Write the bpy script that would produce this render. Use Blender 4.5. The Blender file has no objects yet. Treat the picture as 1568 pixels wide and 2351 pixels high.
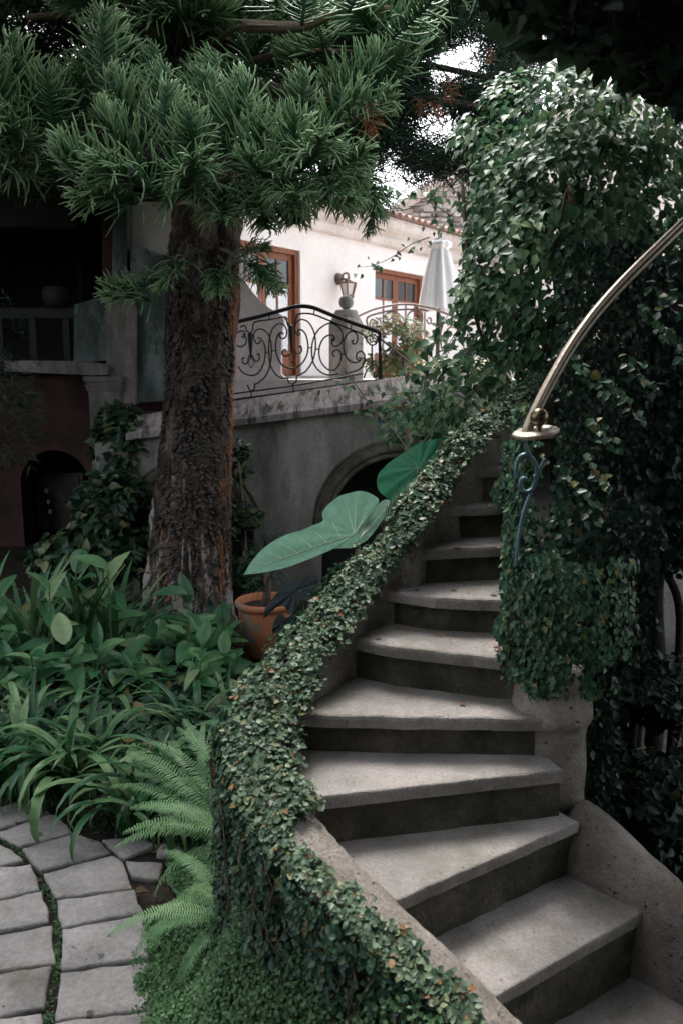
import bpy, math, random
import numpy as np
from mathutils import Vector, Matrix, noise
random.seed(7); np.random.seed(7)
PI=math.pi
scene=bpy.context.scene
COL=scene.collection
# ---------------------------------------------------------------- camera, sky, sun, exposure
CAM_Z=2.4
PITCH=math.atan((1175.5-862)/1829.)
cam_d=bpy.data.cameras.new('camera'); cam=bpy.data.objects.new('camera',cam_d); COL.objects.link(cam)
cam.location=(0,0,CAM_Z); cam.rotation_euler=(PI/2-PITCH,0,0)
cam_d.sensor_fit='VERTICAL'; cam_d.sensor_height=36; cam_d.sensor_width=24
cam_d.lens=36*1829/2351.; cam_d.clip_start=.05; cam_d.clip_end=500
cam_d.dof.use_dof=True; cam_d.dof.focus_distance=4.4; cam_d.dof.aperture_fstop=3.2
scene.camera=cam
SUN_EL,SUN_AZ=math.radians(60),math.radians(-12)      # azimuth measured from +Y towards +X
world=bpy.data.worlds.new('World'); scene.world=world; world.use_nodes=True
wn=world.node_tree; bg=wn.nodes['Background']
sky=wn.nodes.new('ShaderNodeTexSky'); sky.sky_type='NISHITA'; sky.sun_disc=False
sky.sun_elevation=SUN_EL; sky.sun_rotation=SUN_AZ; sky.air_density=1.0; sky.dust_density=4; sky.ozone_density=1.0
hs=wn.nodes.new('ShaderNodeHueSaturation'); hs.inputs['Saturation'].default_value=.25
wn.links.new(sky.outputs[0],hs.inputs['Color']); wn.links.new(hs.outputs[0],bg.inputs[0]); bg.inputs[1].default_value=.15
sun_d=bpy.data.lights.new('sun','SUN'); sun_d.energy=1.5; sun_d.angle=math.radians(28); sun_d.color=(1,.95,.92)
sun=bpy.data.objects.new('sun',sun_d); COL.objects.link(sun)
sdir=Vector((math.sin(SUN_AZ)*math.cos(SUN_EL),math.cos(SUN_AZ)*math.cos(SUN_EL),math.sin(SUN_EL)))
sun.rotation_euler=sdir.to_track_quat('Z','Y').to_euler()
vs=scene.view_settings; vs.view_transform='Standard'; vs.look='None'; vs.gamma=1; vs.use_curve_mapping=False; vs.exposure=2.05
scene.cycles.max_bounces=6; scene.cycles.diffuse_bounces=3; scene.cycles.transparent_max_bounces=4
# ---------------------------------------------------------------- survey: turns a measured direction into a place
FP,CU,CV=1829.,784.,1175.5
cP,sP=math.cos(PITCH),math.sin(PITCH)
def ray(u,v):
    x=(u-CU)/FP; y=-(v-CV)/FP
    return Vector((x,cP+y*sP,-sP+y*cP))
ORG=Vector((0,0,CAM_Z))
def atz(u,v,z):
    r=ray(u,v); return ORG+r*((z-CAM_Z)/r.z)
def aty(u,v,Y):
    r=ray(u,v); return ORG+r*(Y/r.y)
def atpl(u,v,P,N):
    r=ray(u,v); return ORG+r*((P-ORG).dot(N)/r.dot(N))
# ---------------------------------------------------------------- materials
def new_mat(name):
    m=bpy.data.materials.new(name); m.use_nodes=True
    nt=m.node_tree; b=nt.nodes['Principled BSDF']; return m,nt,b
def N_(nt,t,**k):
    n=nt.nodes.new(t)
    for a,v in k.items(): setattr(n,a,v)
    return n
def ramp(nt,fac,stops):
    r=N_(nt,'ShaderNodeValToRGB'); e=r.color_ramp.elements
    while len(e)<len(stops): e.new(.5)
    for q,(p,c) in zip(e,stops): q.position=p; q.color=(*c,1)
    nt.links.new(fac,r.inputs[0]); return r.outputs[0]
def noise_(nt,vec,scale,detail=6,rough=.6,stretch=None):
    n=N_(nt,'ShaderNodeTexNoise'); n.inputs['Scale'].default_value=scale; n.inputs['Detail'].default_value=detail; n.inputs['Roughness'].default_value=rough
    if stretch:
        mp=N_(nt,'ShaderNodeMapping'); mp.inputs['Scale'].default_value=stretch; nt.links.new(vec,mp.inputs[0]); vec=mp.outputs[0]
    nt.links.new(vec,n.inputs['Vector']); return n.outputs[0]
def mixc(nt,f,a,b,mode='MIX'):
    m=N_(nt,'ShaderNodeMix',data_type='RGBA',blend_type=mode)
    if isinstance(f,float): m.inputs[0].default_value=f
    else: nt.links.new(f,m.inputs[0])
    for i,x in ((6,a),(7,b)):
        if isinstance(x,tuple): m.inputs[i].default_value=(*x,1)
        else: nt.links.new(x,m.inputs[i])
    return m.outputs[2]
def bump(nt,b,h,strength,dist):
    bn=N_(nt,'ShaderNodeBump'); bn.inputs['Strength'].default_value=strength; bn.inputs['Distance'].default_value=dist
    nt.links.new(h,bn.inputs['Height']); nt.links.new(bn.outputs[0],b.inputs['Normal'])
def stone(name,lo,mid,hi,scale=3,fine=60,rough=.9,bs=.5,bd=.01,stain=None,stainth=(.55,.7),stretch=None,pits=None,objvar=0):
    m,nt,b=new_mat(name)
    pos=N_(nt,'ShaderNodeNewGeometry').outputs['Position']
    n1=noise_(nt,pos,scale,8,.65,stretch); n2=noise_(nt,pos,fine,5,.7)
    c=ramp(nt,n1,[(.3,lo),(.5,mid),(.7,hi)])
    c=mixc(nt,.35,c,ramp(nt,n2,[(.3,(.25,.25,.25)),(.7,(.9,.9,.9))]),'OVERLAY')
    if stain:
        n3=noise_(nt,pos,scale*.8,9,.7,stretch)
        f=ramp(nt,n3,[(stainth[0],(0,0,0)),(stainth[1],(1,1,1))]); c=mixc(nt,f,c,stain)
    if pits:
        n4=noise_(nt,pos,pits[0],3,.5); f=ramp(nt,n4,[(pits[1],(0,0,0)),(pits[1]+.03,(1,1,1))]); c=mixc(nt,f,c,pits[2])
    if objvar:
        oi=N_(nt,'ShaderNodeObjectInfo'); hv=N_(nt,'ShaderNodeHueSaturation')
        mr=N_(nt,'ShaderNodeMapRange'); mr.inputs[3].default_value=1-objvar; mr.inputs[4].default_value=1+objvar
        nt.links.new(oi.outputs['Random'],mr.inputs[0]); nt.links.new(mr.outputs[0],hv.inputs['Value']); nt.links.new(c,hv.inputs['Color']); c=hv.outputs[0]
    nt.links.new(c,b.inputs['Base Color']); b.inputs['Roughness'].default_value=rough
    b.inputs['Specular IOR Level'].default_value=.25
    ad=N_(nt,'ShaderNodeMath',operation='ADD'); nt.links.new(n1,ad.inputs[0]); nt.links.new(n2,ad.inputs[1])
    bump(nt,b,ad.outputs[0],bs,bd); return m
def leafm(name,stops,rough=.4,attr=True,trans=.25,veins=False):
    m,nt,b=new_mat(name); b.inputs['Specular IOR Level'].default_value=.32
    if attr: f=N_(nt,'ShaderNodeAttribute',attribute_name='var').outputs['Fac']
    else: f=N_(nt,'ShaderNodeObjectInfo').outputs['Random']
    c=ramp(nt,f,stops)
    pos=N_(nt,'ShaderNodeNewGeometry').outputs['Position']
    n=noise_(nt,pos,25,3); c=mixc(nt,.3,c,ramp(nt,n,[(.3,(.3,.3,.3)),(.7,(.75,.75,.75))]),'OVERLAY')
    nt.links.new(c,b.inputs['Base Color']); b.inputs['Roughness'].default_value=rough
    tr=N_(nt,'ShaderNodeBsdfTranslucent'); nt.links.new(c,tr.inputs[0])
    mx=N_(nt,'ShaderNodeMixShader'); mx.inputs[0].default_value=trans
    nt.links.new(b.outputs[0],mx.inputs[1]); nt.links.new(tr.outputs[0],mx.inputs[2])
    nt.links.new(mx.outputs[0],nt.nodes['Material Output'].inputs[0]); return m
def plain(name,c,rough=.5,metal=0,bs=0,scale=40,var=.25):
    m,nt,b=new_mat(name); pos=N_(nt,'ShaderNodeNewGeometry').outputs['Position']
    n=noise_(nt,pos,scale,5)
    lo=tuple(x*(1-var) for x in c); hi=tuple(min(1,x*(1+var)) for x in c)
    nt.links.new(ramp(nt,n,[(.3,lo),(.7,hi)]),b.inputs['Base Color']); b.inputs['Roughness'].default_value=rough; b.inputs['Metallic'].default_value=metal
    if bs: bump(nt,b,n,bs,.004)
    return m
M={}
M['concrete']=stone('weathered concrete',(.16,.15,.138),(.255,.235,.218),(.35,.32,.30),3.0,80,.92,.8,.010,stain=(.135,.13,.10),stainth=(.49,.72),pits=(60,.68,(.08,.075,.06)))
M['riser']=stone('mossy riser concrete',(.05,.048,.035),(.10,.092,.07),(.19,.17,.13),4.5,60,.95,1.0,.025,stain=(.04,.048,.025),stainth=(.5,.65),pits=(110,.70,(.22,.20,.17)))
M['curb']=stone('rough kerb concrete',(.14,.125,.105),(.25,.22,.19),(.36,.33,.30),5,80,.95,1.0,.012,stain=(.07,.075,.05),stainth=(.56,.72),pits=(45,.66,(.06,.055,.05)))
M['curbr']=stone('mossy kerb concrete',(.08,.075,.06),(.17,.15,.13),(.27,.24,.22),4,70,.95,1.0,.014,stain=(.06,.065,.045),stainth=(.52,.68),pits=(45,.66,(.05,.045,.04)))
M['paving']=stone('grey flagstone',(.155,.15,.145),(.225,.215,.21),(.31,.29,.28),3.2,45,.8,.8,.010,stain=(.12,.115,.075),stainth=(.54,.70),pits=(11,.685,(.07,.075,.07)),objvar=.22)
M['soil']=stone('dark soil',(.012,.012,.009),(.035,.028,.022),(.06,.05,.04),9,90,1,1,.02)
M['gardenwall']=stone('stained grey render',(.12,.122,.107),(.205,.203,.182),(.33,.322,.295),1.3,30,.9,.35,.01,stain=(.06,.072,.06),stainth=(.50,.62),stretch=(1.6,1.6,.55),pits=(7,.72,(.34,.36,.34)))
M['coping']=stone('lichened coping',(.12,.105,.10),(.25,.215,.21),(.36,.315,.305),3,50,.95,.5,.01,stain=(.05,.055,.045),stainth=(.50,.60),stretch=(5,1.1,1))
M['white']=stone('white lime plaster',(.66,.63,.60),(.75,.715,.685),(.82,.79,.765),.8,25,.9,.2,.004)
M['pinkplaster']=stone('pinkish render',(.42,.37,.35),(.52,.46,.44),(.6,.54,.52),1.6,25,.9,.2,.006,stain=(.26,.25,.23),stainth=(.55,.75))
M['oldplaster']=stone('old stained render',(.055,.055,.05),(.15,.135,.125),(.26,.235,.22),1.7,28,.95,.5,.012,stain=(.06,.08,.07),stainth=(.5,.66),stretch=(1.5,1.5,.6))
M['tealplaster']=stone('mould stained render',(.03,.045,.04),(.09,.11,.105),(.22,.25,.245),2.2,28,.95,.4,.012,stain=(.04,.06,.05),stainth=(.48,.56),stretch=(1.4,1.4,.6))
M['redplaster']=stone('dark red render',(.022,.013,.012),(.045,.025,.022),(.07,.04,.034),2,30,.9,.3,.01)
M['darkroom']=stone('shaded render',(.010,.011,.010),(.018,.019,.017),(.028,.028,.026),2,30,.9,.2,.01)  # near-black: the shade of rooms and recesses is put into the colour
M['rubble']=stone('rubble stone',(.15,.14,.135),(.36,.32,.30),(.55,.49,.46),4,40,.95,.9,.02,stain=(.12,.125,.125),stainth=(.56,.62),objvar=.5)
M['mortar']=stone('lime mortar',(.45,.40,.38),(.55,.5,.47),(.62,.57,.54),6,60,.95,.5,.01)
M['cornice']=stone('cream cornice render',(.42,.37,.33),(.55,.495,.45),(.66,.61,.57),1.4,30,.9,.2,.006,stain=(.30,.25,.20),stainth=(.6,.8))
M['pillar']=stone('grey pillar stone',(.16,.16,.15),(.27,.26,.245),(.36,.345,.33),5,60,.95,.5,.01)
M['tile']=stone('clay roof tile',(.20,.13,.10),(.29,.20,.165),(.40,.31,.27),5,50,.9,.3,.01,objvar=.3)
M['wood']=stone('varnished brown wood',(.12,.045,.024),(.20,.075,.040),(.27,.11,.06),6,60,.42,.15,.003,stretch=(8,8,.6))
M['bark']=None
M['iron']=plain('black wrought iron',(.012,.014,.013),.45,.3)
M['irontan']=plain('weathered tan iron',(.20,.15,.13),.6,.2)
M['ironblue']=plain('blue painted iron',(.085,.17,.19),.45,.2)
M['bronze']=plain('old bronze lamp metal',(.14,.10,.08),.5,.6)
M['brass']=plain('tarnished brass',(.40,.345,.27),.45,.3,.25,60,.22)
M['ball']=plain('dark brass ball',(.15,.13,.075),.3,.8,0,25,.25)
M['canvas']=plain('white canvas',(.76,.77,.77),.85,0,0,6,.05)
M['curtain']=plain('white net curtain',(.75,.77,.80),.9)
M['milk']=plain('milky lamp glass',(.62,.58,.54),.35)
M['twig']=plain('brown twig bark',(.14,.10,.075),.9,0,.6,60,.4)
M['darktwig']=plain('dark twig bark',(.022,.020,.017),.9,0,.6,40,.4)  # darker even version of the brown twig bark
M['darkwood']=plain('near-black timber',(.006,.006,.006),.8)  # one even near-black tone for the balcony rail and pot
M['stem']=plain('green stem',(.10,.16,.07),.6)
M['rosewood']=plain('young vine stem',(.22,.17,.10),.7)
def terracotta():
    return stone('terracotta',(.28,.10,.05),(.42,.155,.075),(.50,.21,.11),3.5,50,.85,.25,.006,stain=(.20,.21,.18),stainth=(.53,.60))
M['terracotta']=terracotta()
def glassm():
    m,nt,b=new_mat('dark reflective window glass'); b.inputs['Base Color'].default_value=(.02,.03,.035,1); b.inputs['Roughness'].default_value=.05
    b.inputs['Specular IOR Level'].default_value=.9; return m
M['glass']=glassm()
def barkm():
    m,nt,b=new_mat('flaking conifer bark'); g=N_(nt,'ShaderNodeNewGeometry'); pos=g.outputs['Position']
    n1=noise_(nt,pos,7,10,.7,(1,1,.5)); n2=noise_(nt,pos,55,6,.75,(1,1,.8))
    c=ramp(nt,n1,[(.32,(.010,.008,.007)),(.48,(.050,.038,.030)),(.68,(.22,.175,.145))])
    c=mixc(nt,.5,c,ramp(nt,n2,[(.3,(.15,.15,.15)),(.7,(.9,.9,.9))]),'OVERLAY')
    n3=noise_(nt,pos,4.5,8,.75,(2.5,2.5,.35)); 
    sx=N_(nt,'ShaderNodeSeparateXYZ'); nt.links.new(pos,sx.inputs[0])
    mr=N_(nt,'ShaderNodeMapRange'); mr.inputs[1].default_value=.2; mr.inputs[2].default_value=2.0; mr.inputs[3].default_value=.12; mr.inputs[4].default_value=-.05
    nt.links.new(sx.outputs[2],mr.inputs[0]); a=N_(nt,'ShaderNodeMath',operation='ADD'); nt.links.new(n3,a.inputs[0]); nt.links.new(mr.outputs[0],a.inputs[1])
    c=mixc(nt,ramp(nt,a.outputs[0],[(.575,(0,0,0)),(.64,(1,1,1))]),c,(.44,.40,.37))
    n4=noise_(nt,pos,5,8,.75,(3,3,.3))
    c=mixc(nt,ramp(nt,n4,[(.64,(0,0,0)),(.70,(1,1,1))]),c,(.26,.10,.035))
    nt.links.new(c,b.inputs['Base Color']); b.inputs['Roughness'].default_value=.95; b.inputs['Specular IOR Level'].default_value=.15
    ad=N_(nt,'ShaderNodeMath',operation='ADD'); nt.links.new(n1,ad.inputs[0]); nt.links.new(n2,ad.inputs[1]); bump(nt,b,ad.outputs[0],1,.03); return m
M['bark']=barkm()
M['barkflake']=plain('lifted bark flake',(.055,.047,.040),.95,0,.5,9,.9)
M['fibre']=plain('orange bark fibre',(.27,.125,.055),.95,0,.3,30,.5)
G=lambda *a:[(p,c) for p,c in a]
M['ivy']=leafm('creeping fig leaf',G((0,(.045,.085,.055)),(.45,(.09,.155,.095)),(.85,(.17,.24,.14)),(.955,(.19,.20,.09)),(.985,(.28,.13,.06))),.42)
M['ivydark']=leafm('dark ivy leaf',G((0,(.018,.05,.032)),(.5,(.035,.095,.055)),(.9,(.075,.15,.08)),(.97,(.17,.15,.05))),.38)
M['ivyshade']=leafm('painted-shade ivy leaf',G((0,(.007,.020,.013)),(.7,(.012,.032,.02)),(.96,(.035,.075,.04)),(.985,(.10,.10,.04))),.45)  # darker copy of the dark ivy leaf, with shade put into its colour
M['vine']=leafm('glossy climbing vine leaf',G((0,(.022,.07,.036)),(.5,(.065,.155,.075)),(1,(.20,.30,.14))),.5)
M['vineo']=leafm('glossy vine leaf',G((0,(.03,.085,.042)),(.5,(.075,.17,.08)),(1,(.20,.31,.14))),.45,False)
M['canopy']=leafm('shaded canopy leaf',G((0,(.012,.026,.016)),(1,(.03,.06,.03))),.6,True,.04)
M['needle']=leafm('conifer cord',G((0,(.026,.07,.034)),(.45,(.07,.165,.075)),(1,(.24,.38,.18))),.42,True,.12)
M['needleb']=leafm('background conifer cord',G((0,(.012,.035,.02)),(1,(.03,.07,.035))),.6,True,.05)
M['dead']=leafm('dead orange cord',G((0,(.20,.07,.03)),(1,(.32,.13,.06))),.8,True,.1)
M['ginger']=leafm('broad shade plant leaf',G((0,(.03,.11,.045)),(.5,(.06,.185,.075)),(.85,(.13,.28,.11)),(.97,(.26,.36,.18))),.32,False)
M['strap']=leafm('strap lily leaf',G((0,(.025,.09,.038)),(.5,(.06,.165,.065)),(1,(.19,.31,.14))),.27,False)
M['mondo']=leafm('dark border grass blade',G((0,(.02,.055,.03)),(.7,(.045,.10,.05)),(.95,(.30,.27,.19))),.3)
M['fern']=leafm('fern leaflet',G((0,(.11,.23,.10)),(1,(.19,.33,.15))),.5,False)
M['cover']=leafm('tiny ground cover leaf',G((0,(.03,.085,.03)),(.6,(.07,.16,.06)),(1,(.13,.24,.10))),.5)
M['shrub']=leafm('variegated shrub leaf',G((0,(.012,.04,.022)),(.7,(.03,.07,.035)),(.95,(.16,.18,.08))),.35)
M['flower']=leafm('pale flowering shrub',G((0,(.08,.15,.06)),(.5,(.22,.27,.13)),(.8,(.4,.4,.25)),(.95,(.5,.2,.1))),.5)
M['taro']=leafm('pale elephant ear leaf',G((0,(.19,.42,.27)),(1,(.23,.46,.31))),.42,False,.3)
M['taro2']=leafm('green elephant ear leaf',G((0,(.035,.22,.11)),(1,(.05,.26,.13))),.45,False,.35)
M['taro3']=leafm('dark purple taro leaf',G((0,(.008,.014,.018)),(1,(.014,.022,.026))),.5,False,.05)
M['vein']=plain('pale leaf vein',(.55,.66,.52),.6)
M['vein2']=plain('green leaf vein',(.12,.30,.20),.6)
M['litterdark']=leafm('old leaf litter',G((0,(.02,.016,.012)),(.7,(.05,.036,.024)),(1,(.13,.09,.055))),.9,True,.05)
M['litter']=leafm('fallen brown leaf',G((0,(.16,.08,.04)),(1,(.32,.18,.10))),.8,False,.1)
# ---------------------------------------------------------------- mesh helpers
class MB:
    def __init__(s): s.v=[]; s.f=[]
    def add(s,vs,fs):
        o=len(s.v); s.v+= [tuple(v) for v in vs]; s.f+=[tuple(i+o for i in f) for f in fs]; return s
    def box(s,a,b,ax=None):
        x0,y0,z0=a; x1,y1,z1=b
        vs=[(x0,y0,z0),(x1,y0,z0),(x1,y1,z0),(x0,y1,z0),(x0,y0,z1),(x1,y0,z1),(x1,y1,z1),(x0,y1,z1)]
        if ax: vs=[ax(*v) for v in vs]
        return s.add(vs,[(0,3,2,1),(4,5,6,7),(0,1,5,4),(1,2,6,5),(2,3,7,6),(3,0,4,7)])
    def tube(s,pts,r,n=6,flat=None,closed=False):
        pts=[Vector(p) for p in pts]; k=len(pts)
        R=r if isinstance(r,(list,tuple)) else [r]*k
        vs=[];ref=None
        for i,p in enumerate(pts):
            t=(pts[min(i+1,k-1)]-pts[max(i-1,0)])
            if t.length<1e-9: t=Vector((0,0,1))
            t.normalize()
            if ref is None: ref=Vector((0,0,1)) if abs(t.z)<.9 else Vector((1,0,0))
            a=t.cross(ref)
            if a.length<1e-5: a=t.orthogonal()
            a.normalize(); b=a.cross(t).normalized(); ref=b
            for j in range(n):
                th=2*PI*(j+.5)/n; fa,fb=flat if flat else (1,1)
                vs.append(p+a*math.cos(th)*R[i]*fa+b*math.sin(th)*R[i]*fb)
        fs=[(i*n+j,i*n+(j+1)%n,(i+1)*n+(j+1)%n,(i+1)*n+j) for i in range(k-1) for j in range(n)]
        fs+=[tuple(range(n))[::-1],tuple((k-1)*n+j for j in range(n))]
        return s.add(vs,fs)
    def lathe(s,prof,c,n=24,cap=True):
        vs=[(c[0]+r*math.cos(2*PI*j/n),c[1]+r*math.sin(2*PI*j/n),c[2]+z) for r,z in prof for j in range(n)]
        k=len(prof); fs=[(i*n+j,i*n+(j+1)%n,(i+1)*n+(j+1)%n,(i+1)*n+j) for i in range(k-1) for j in range(n)]
        if cap: fs+=[tuple(range(n))[::-1],tuple((k-1)*n+j for j in range(n))]
        return s.add(vs,fs)
    def build(s,name,mat,parent=None,smooth=False,local=False):
        me=bpy.data.meshes.new(name)
        off=Vector((0,0,0))
        if parent is not None and not local:
            p=parent
            while p is not None: off+=p.location; p=p.parent
        me.from_pydata([(v[0]-off.x,v[1]-off.y,v[2]-off.z) for v in s.v],[],s.f); me.update()
        if smooth: me.polygons.foreach_set('use_smooth',[True]*len(me.polygons))
        if mat: me.materials.append(mat)
        o=bpy.data.objects.new(name,me); COL.objects.link(o); o.parent=parent; return o
def tag(o,label=None,cat=None,group=None,kind=None):
    for k,v in (('label',label),('category',cat),('group',group),('kind',kind)):
        if v: o[k]=v
    return o
def thing(name,label,cat,loc=(0,0,0),group=None):
    o=bpy.data.objects.new(name,None); COL.objects.link(o); o.location=loc; o.empty_display_size=.1
    return tag(o,label,cat,group)
def cat_rom(pts,n=6):
    P=[Vector(p) for p in pts]; out=[]
    P=[P[0]*2-P[1]]+P+[P[-1]*2-P[-2]]
    for i in range(1,len(P)-2):
        for k in range(n):
            t=k/n; a,b,c,d=P[i-1:i+3]
            out.append(.5*((2*b)+(c-a)*t+(2*a-5*b+4*c-d)*t*t+(3*b-a-3*c+d)*t**3))
    out.append(P[-2]); return out
def slab(mb,poly,z0,z1,bev=.012,step=.05,jit=.004,sz=3):
    """a stone slab: outline resampled and roughened, worn rounded top edge"""
    P=[Vector((p[0],p[1])) for p in poly]
    A=sum(P[i].x*P[(i+1)%len(P)].y-P[(i+1)%len(P)].x*P[i].y for i in range(len(P)))
    if A<0: P=P[::-1]
    Q=[]
    for i in range(len(P)):
        a,b=P[i],P[(i+1)%len(P)]; n=max(1,int((b-a).length/step))
        Q+=[a+(b-a)*k/n for k in range(n)]
    n=len(Q); Nn=[]
    for i in range(n):
        t=(Q[(i+1)%n]-Q[i-1]).normalized(); Nn.append(Vector((-t.y,t.x)))
    Q=[q+Nn[i]*jit*2*noise.noise(Vector((q.x*14,q.y*14,z1*9+sz))) for i,q in enumerate(Q)]
    rings=[(0,z0),(0,z1-bev*1.3),(bev*.35,z1-bev*.35),(bev,z1)]
    vs=[]
    for ins,z in rings:
        for i,q in enumerate(Q):
            w=q+Nn[i]*ins; vs.append((w.x,w.y,z+(jit*noise.noise(Vector((w.x*20,w.y*20,z*5))) if ins else 0)))
    fs=[(r*n+i,r*n+(i+1)%n,(r+1)*n+(i+1)%n,(r+1)*n+i) for r in range(3) for i in range(n)]
    fs+=[tuple(3*n+i for i in range(n)),tuple(range(n))[::-1]]
    mb.add(vs,fs); return mb
# leaf templates: rows (x,y,z), triangles. y to the tip
T_IVY=(np.array([(0,0,0),(-.42,.35,.08),(0,.42,-.03),(.42,.35,.08),(-.25,.78,.04),(.25,.78,.04),(0,1.05,-.08)]),np.array([(0,2,1),(0,3,2),(1,2,4),(2,3,5),(4,2,6),(2,5,6)]))
T_VINE=(np.array([(0,0,0),(-.28,.16,.06),(.28,.16,.06),(0,.3,-.03),(-.34,.42,.07),(.34,.42,.07),(0,.62,-.02),(-.18,.74,.02),(.18,.74,.02),(0,1.1,-.16)]),
  np.array([(0,3,1),(0,2,3),(1,3,4),(2,5,3),(4,3,6),(3,5,6),(4,6,7),(6,5,8),(7,6,9),(6,8,9)]))
T_BLADE=(np.array([(-.04,0,0),(.04,0,0),(-.035,.35,.12),(.035,.35,.12),(-.02,.7,.12),(.02,.7,.12),(0,1,0)]),np.array([(0,1,3),(0,3,2),(2,3,5),(2,5,4),(4,5,6)]))
T_CORD=(np.array([(-.025,0,0),(.025,0,0),(0,0,.03),(-.022,.35,-.04),(.022,.35,-.04),(0,.35,-.01),(-.02,.7,-.02),(.02,.7,-.02),(0,.7,.01),(0,1,.08)]),
  np.array([(0,1,4),(0,4,3),(1,2,5),(1,5,4),(2,0,3),(2,3,5),(3,4,7),(3,7,6),(4,5,8),(4,8,7),(5,3,6),(5,6,8),(6,7,9),(7,8,9),(8,6,9)]))
def leaves(name,P,Nn,D,S,T,mat,parent=None,label=None,cat=None,kind='stuff',var=None):
    """many leaves as one mesh: positions, normals, tip directions, sizes"""
    P=np.asarray(P,float); Nn=np.asarray(Nn,float); D=np.asarray(D,float); S=np.asarray(S,float)
    n=len(P); nrm=lambda a:a/(np.linalg.norm(a,axis=1,keepdims=True)+1e-9)
    Nn=nrm(Nn); D=nrm(D-Nn*np.sum(D*Nn,1,keepdims=True)); X=np.cross(D,Nn)
    tv,tf=T; V=P[:,None]+S[:,None,None]*(tv[None,:,0:1]*X[:,None]+tv[None,:,1:2]*D[:,None]+tv[None,:,2:3]*Nn[:,None])
    V=V.reshape(-1,3); F=(tf[None]+(np.arange(n)*len(tv))[:,None,None]).reshape(-1)
    if parent is not None: V=V-np.array(parent.location)
    me=bpy.data.meshes.new(name); me.vertices.add(len(V)); me.vertices.foreach_set('co',V.astype(np.float32).ravel())
    me.loops.add(len(F)); me.loops.foreach_set('vertex_index',F.astype(np.int32)); nf=len(F)//3
    me.polygons.add(nf); me.polygons.foreach_set('loop_start',np.arange(nf,dtype=np.int32)*3)
    me.update(calc_edges=True)
    me.polygons.foreach_set('use_smooth',np.ones(nf,bool))
    a=me.attributes.new('var','FLOAT','POINT'); r=np.random.rand(n) if var is None else var
    a.data.foreach_set('value',np.repeat(r,len(tv)).astype(np.float32)); me.materials.append(mat)
    o=bpy.data.objects.new(name,me); COL.objects.link(o); o.parent=parent; return tag(o,label,cat,None,kind)
rnd=np.random.rand; rn=np.random.randn
def nz(p,s=1.,o=0.): return noise.noise(Vector((p[0]*s+o,p[1]*s+o,p[2]*s-o)))
# ================================================================ THE SETTING
def gz(x,y): return 0
mb=MB(); n=40
gx=[-60+120*i/n for i in range(n+1)]
mb.add([(x,y-20,-.03) for y in gx for x in gx],[(j*(n+1)+i,j*(n+1)+i+1,(j+1)*(n+1)+i+1,(j+1)*(n+1)+i) for j in range(n) for i in range(n)])
tag(mb.build('ground',M['soil']),kind='structure')
# flagstones
pave=MB(); pave.box((-6,-2,-.029),(-.2,4.9,-.004)); pv=tag(pave.build('path',M['soil']),kind='structure')
cc=lambda x,y:(x*.4375,1764+y*.4375)
STN=[[(-150,370),(0,316),(262,228),(235,205),(110,165),(-150,240)],[(-160,380),(0,324),(262,234),(300,240),(392,332),(100,406),(0,352),(-100,420)],
[(112,417),(215,535),(588,442),(520,377),(400,339)],[(226,547),(292,676),(698,622),(652,482),(598,448)],[(293,686),(326,829),(752,750),(706,630)],
[(328,838),(320,1055),(795,990),(762,759)],[(318,1064),(287,1318),(783,1262),(818,998)],[(285,1327),(240,1560),(780,1500),(788,1270)],
[(530,370),(750,350),(835,398),(650,466)],[(842,385),(1010,400),(950,452),(825,440)],[(660,478),(860,490),(835,575),(690,560)],
[(-220,520),(-220,400),(-20,372),(90,436),(130,476),(0,502)],[(-220,568),(0,512),(165,500),(216,632),(0,682),(-220,730)],[(-220,738),(0,691),(225,641),(266,800),(0,858),(-220,900)],
[(-220,910),(0,868),(280,815),(291,1012),(0,1060),(-220,1100)],[(-220,1110),(0,1070),(276,1024),(236,1245),(0,1300),(-220,1350)],[(-220,1360),(0,1311),(226,1280),(235,1500),(-220,1560)],
[(-700,620),(-240,560),(-235,740),(-720,800)],[(-720,810),(-235,750),(-235,900),(-740,960)],[(-740,970),(-235,910),(-235,1100),(-760,1170)],[(-760,1180),(-235,1112),(-235,1350),(-780,1430)]]
for k,q in enumerate(STN):
    W=[atz(*cc(x,y),.03) for x,y in q]
    c_=sum((Vector(w) for w in W),Vector())/len(W)
    W=[w+(c_-w)*.008 for w in W]
    m=MB(); slab(m,W,-.02,.03+random.uniform(-.004,.004),.010,.03,.0055,k)
    o=m.build('flagstone',M['paving'],pv,True)
# ---------------------------------------------------------------- staircase
ZT={-2:2.46,-1:2.29,0:2.12,1:1.95,2:1.77,3:1.60,4:1.425,5:1.26,6:1.07,7:.90,8:.70,9:.48,10:.22}
NL={1:(1090,1073),2:(1028,1163),3:(960,1262),4:(888,1355),5:(812,1465),6:(684,1640),7:(703,1832),8:(916,2065),9:(1143,2285),10:(1395,2570)}
NR={1:(1172,1071),2:(1185,1156),3:(1190,1251),4:(1190,1380),5:(1195,1516),6:(1225,1650),7:(1272,1770),8:(1312,1893),9:(1509,2075),10:(1745,2270)}
MID={4:[(1000,1371)],5:[(905,1484),(1050,1500)],6:[(900,1646)]}
Lp={i:atz(*NL[i],ZT[i]) for i in NL}; Rp={i:atz(*NR[i],ZT[i]) for i in NR}
d1=Vector((.27,.25,0))
for i in (0,-1,-2):
    Lp[i]=Lp[i+1]+d1; Lp[i].z=ZT[i]; Rp[i]=Rp[i+1]+Vector((.24,.26,0)); Rp[i].z=ZT[i]
stair=thing('garden_stair','worn curved concrete staircase winding up beside the ivy covered kerb','staircase',(.3,2.6,0))
def v2(p): return Vector((p[0],p[1]))
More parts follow.
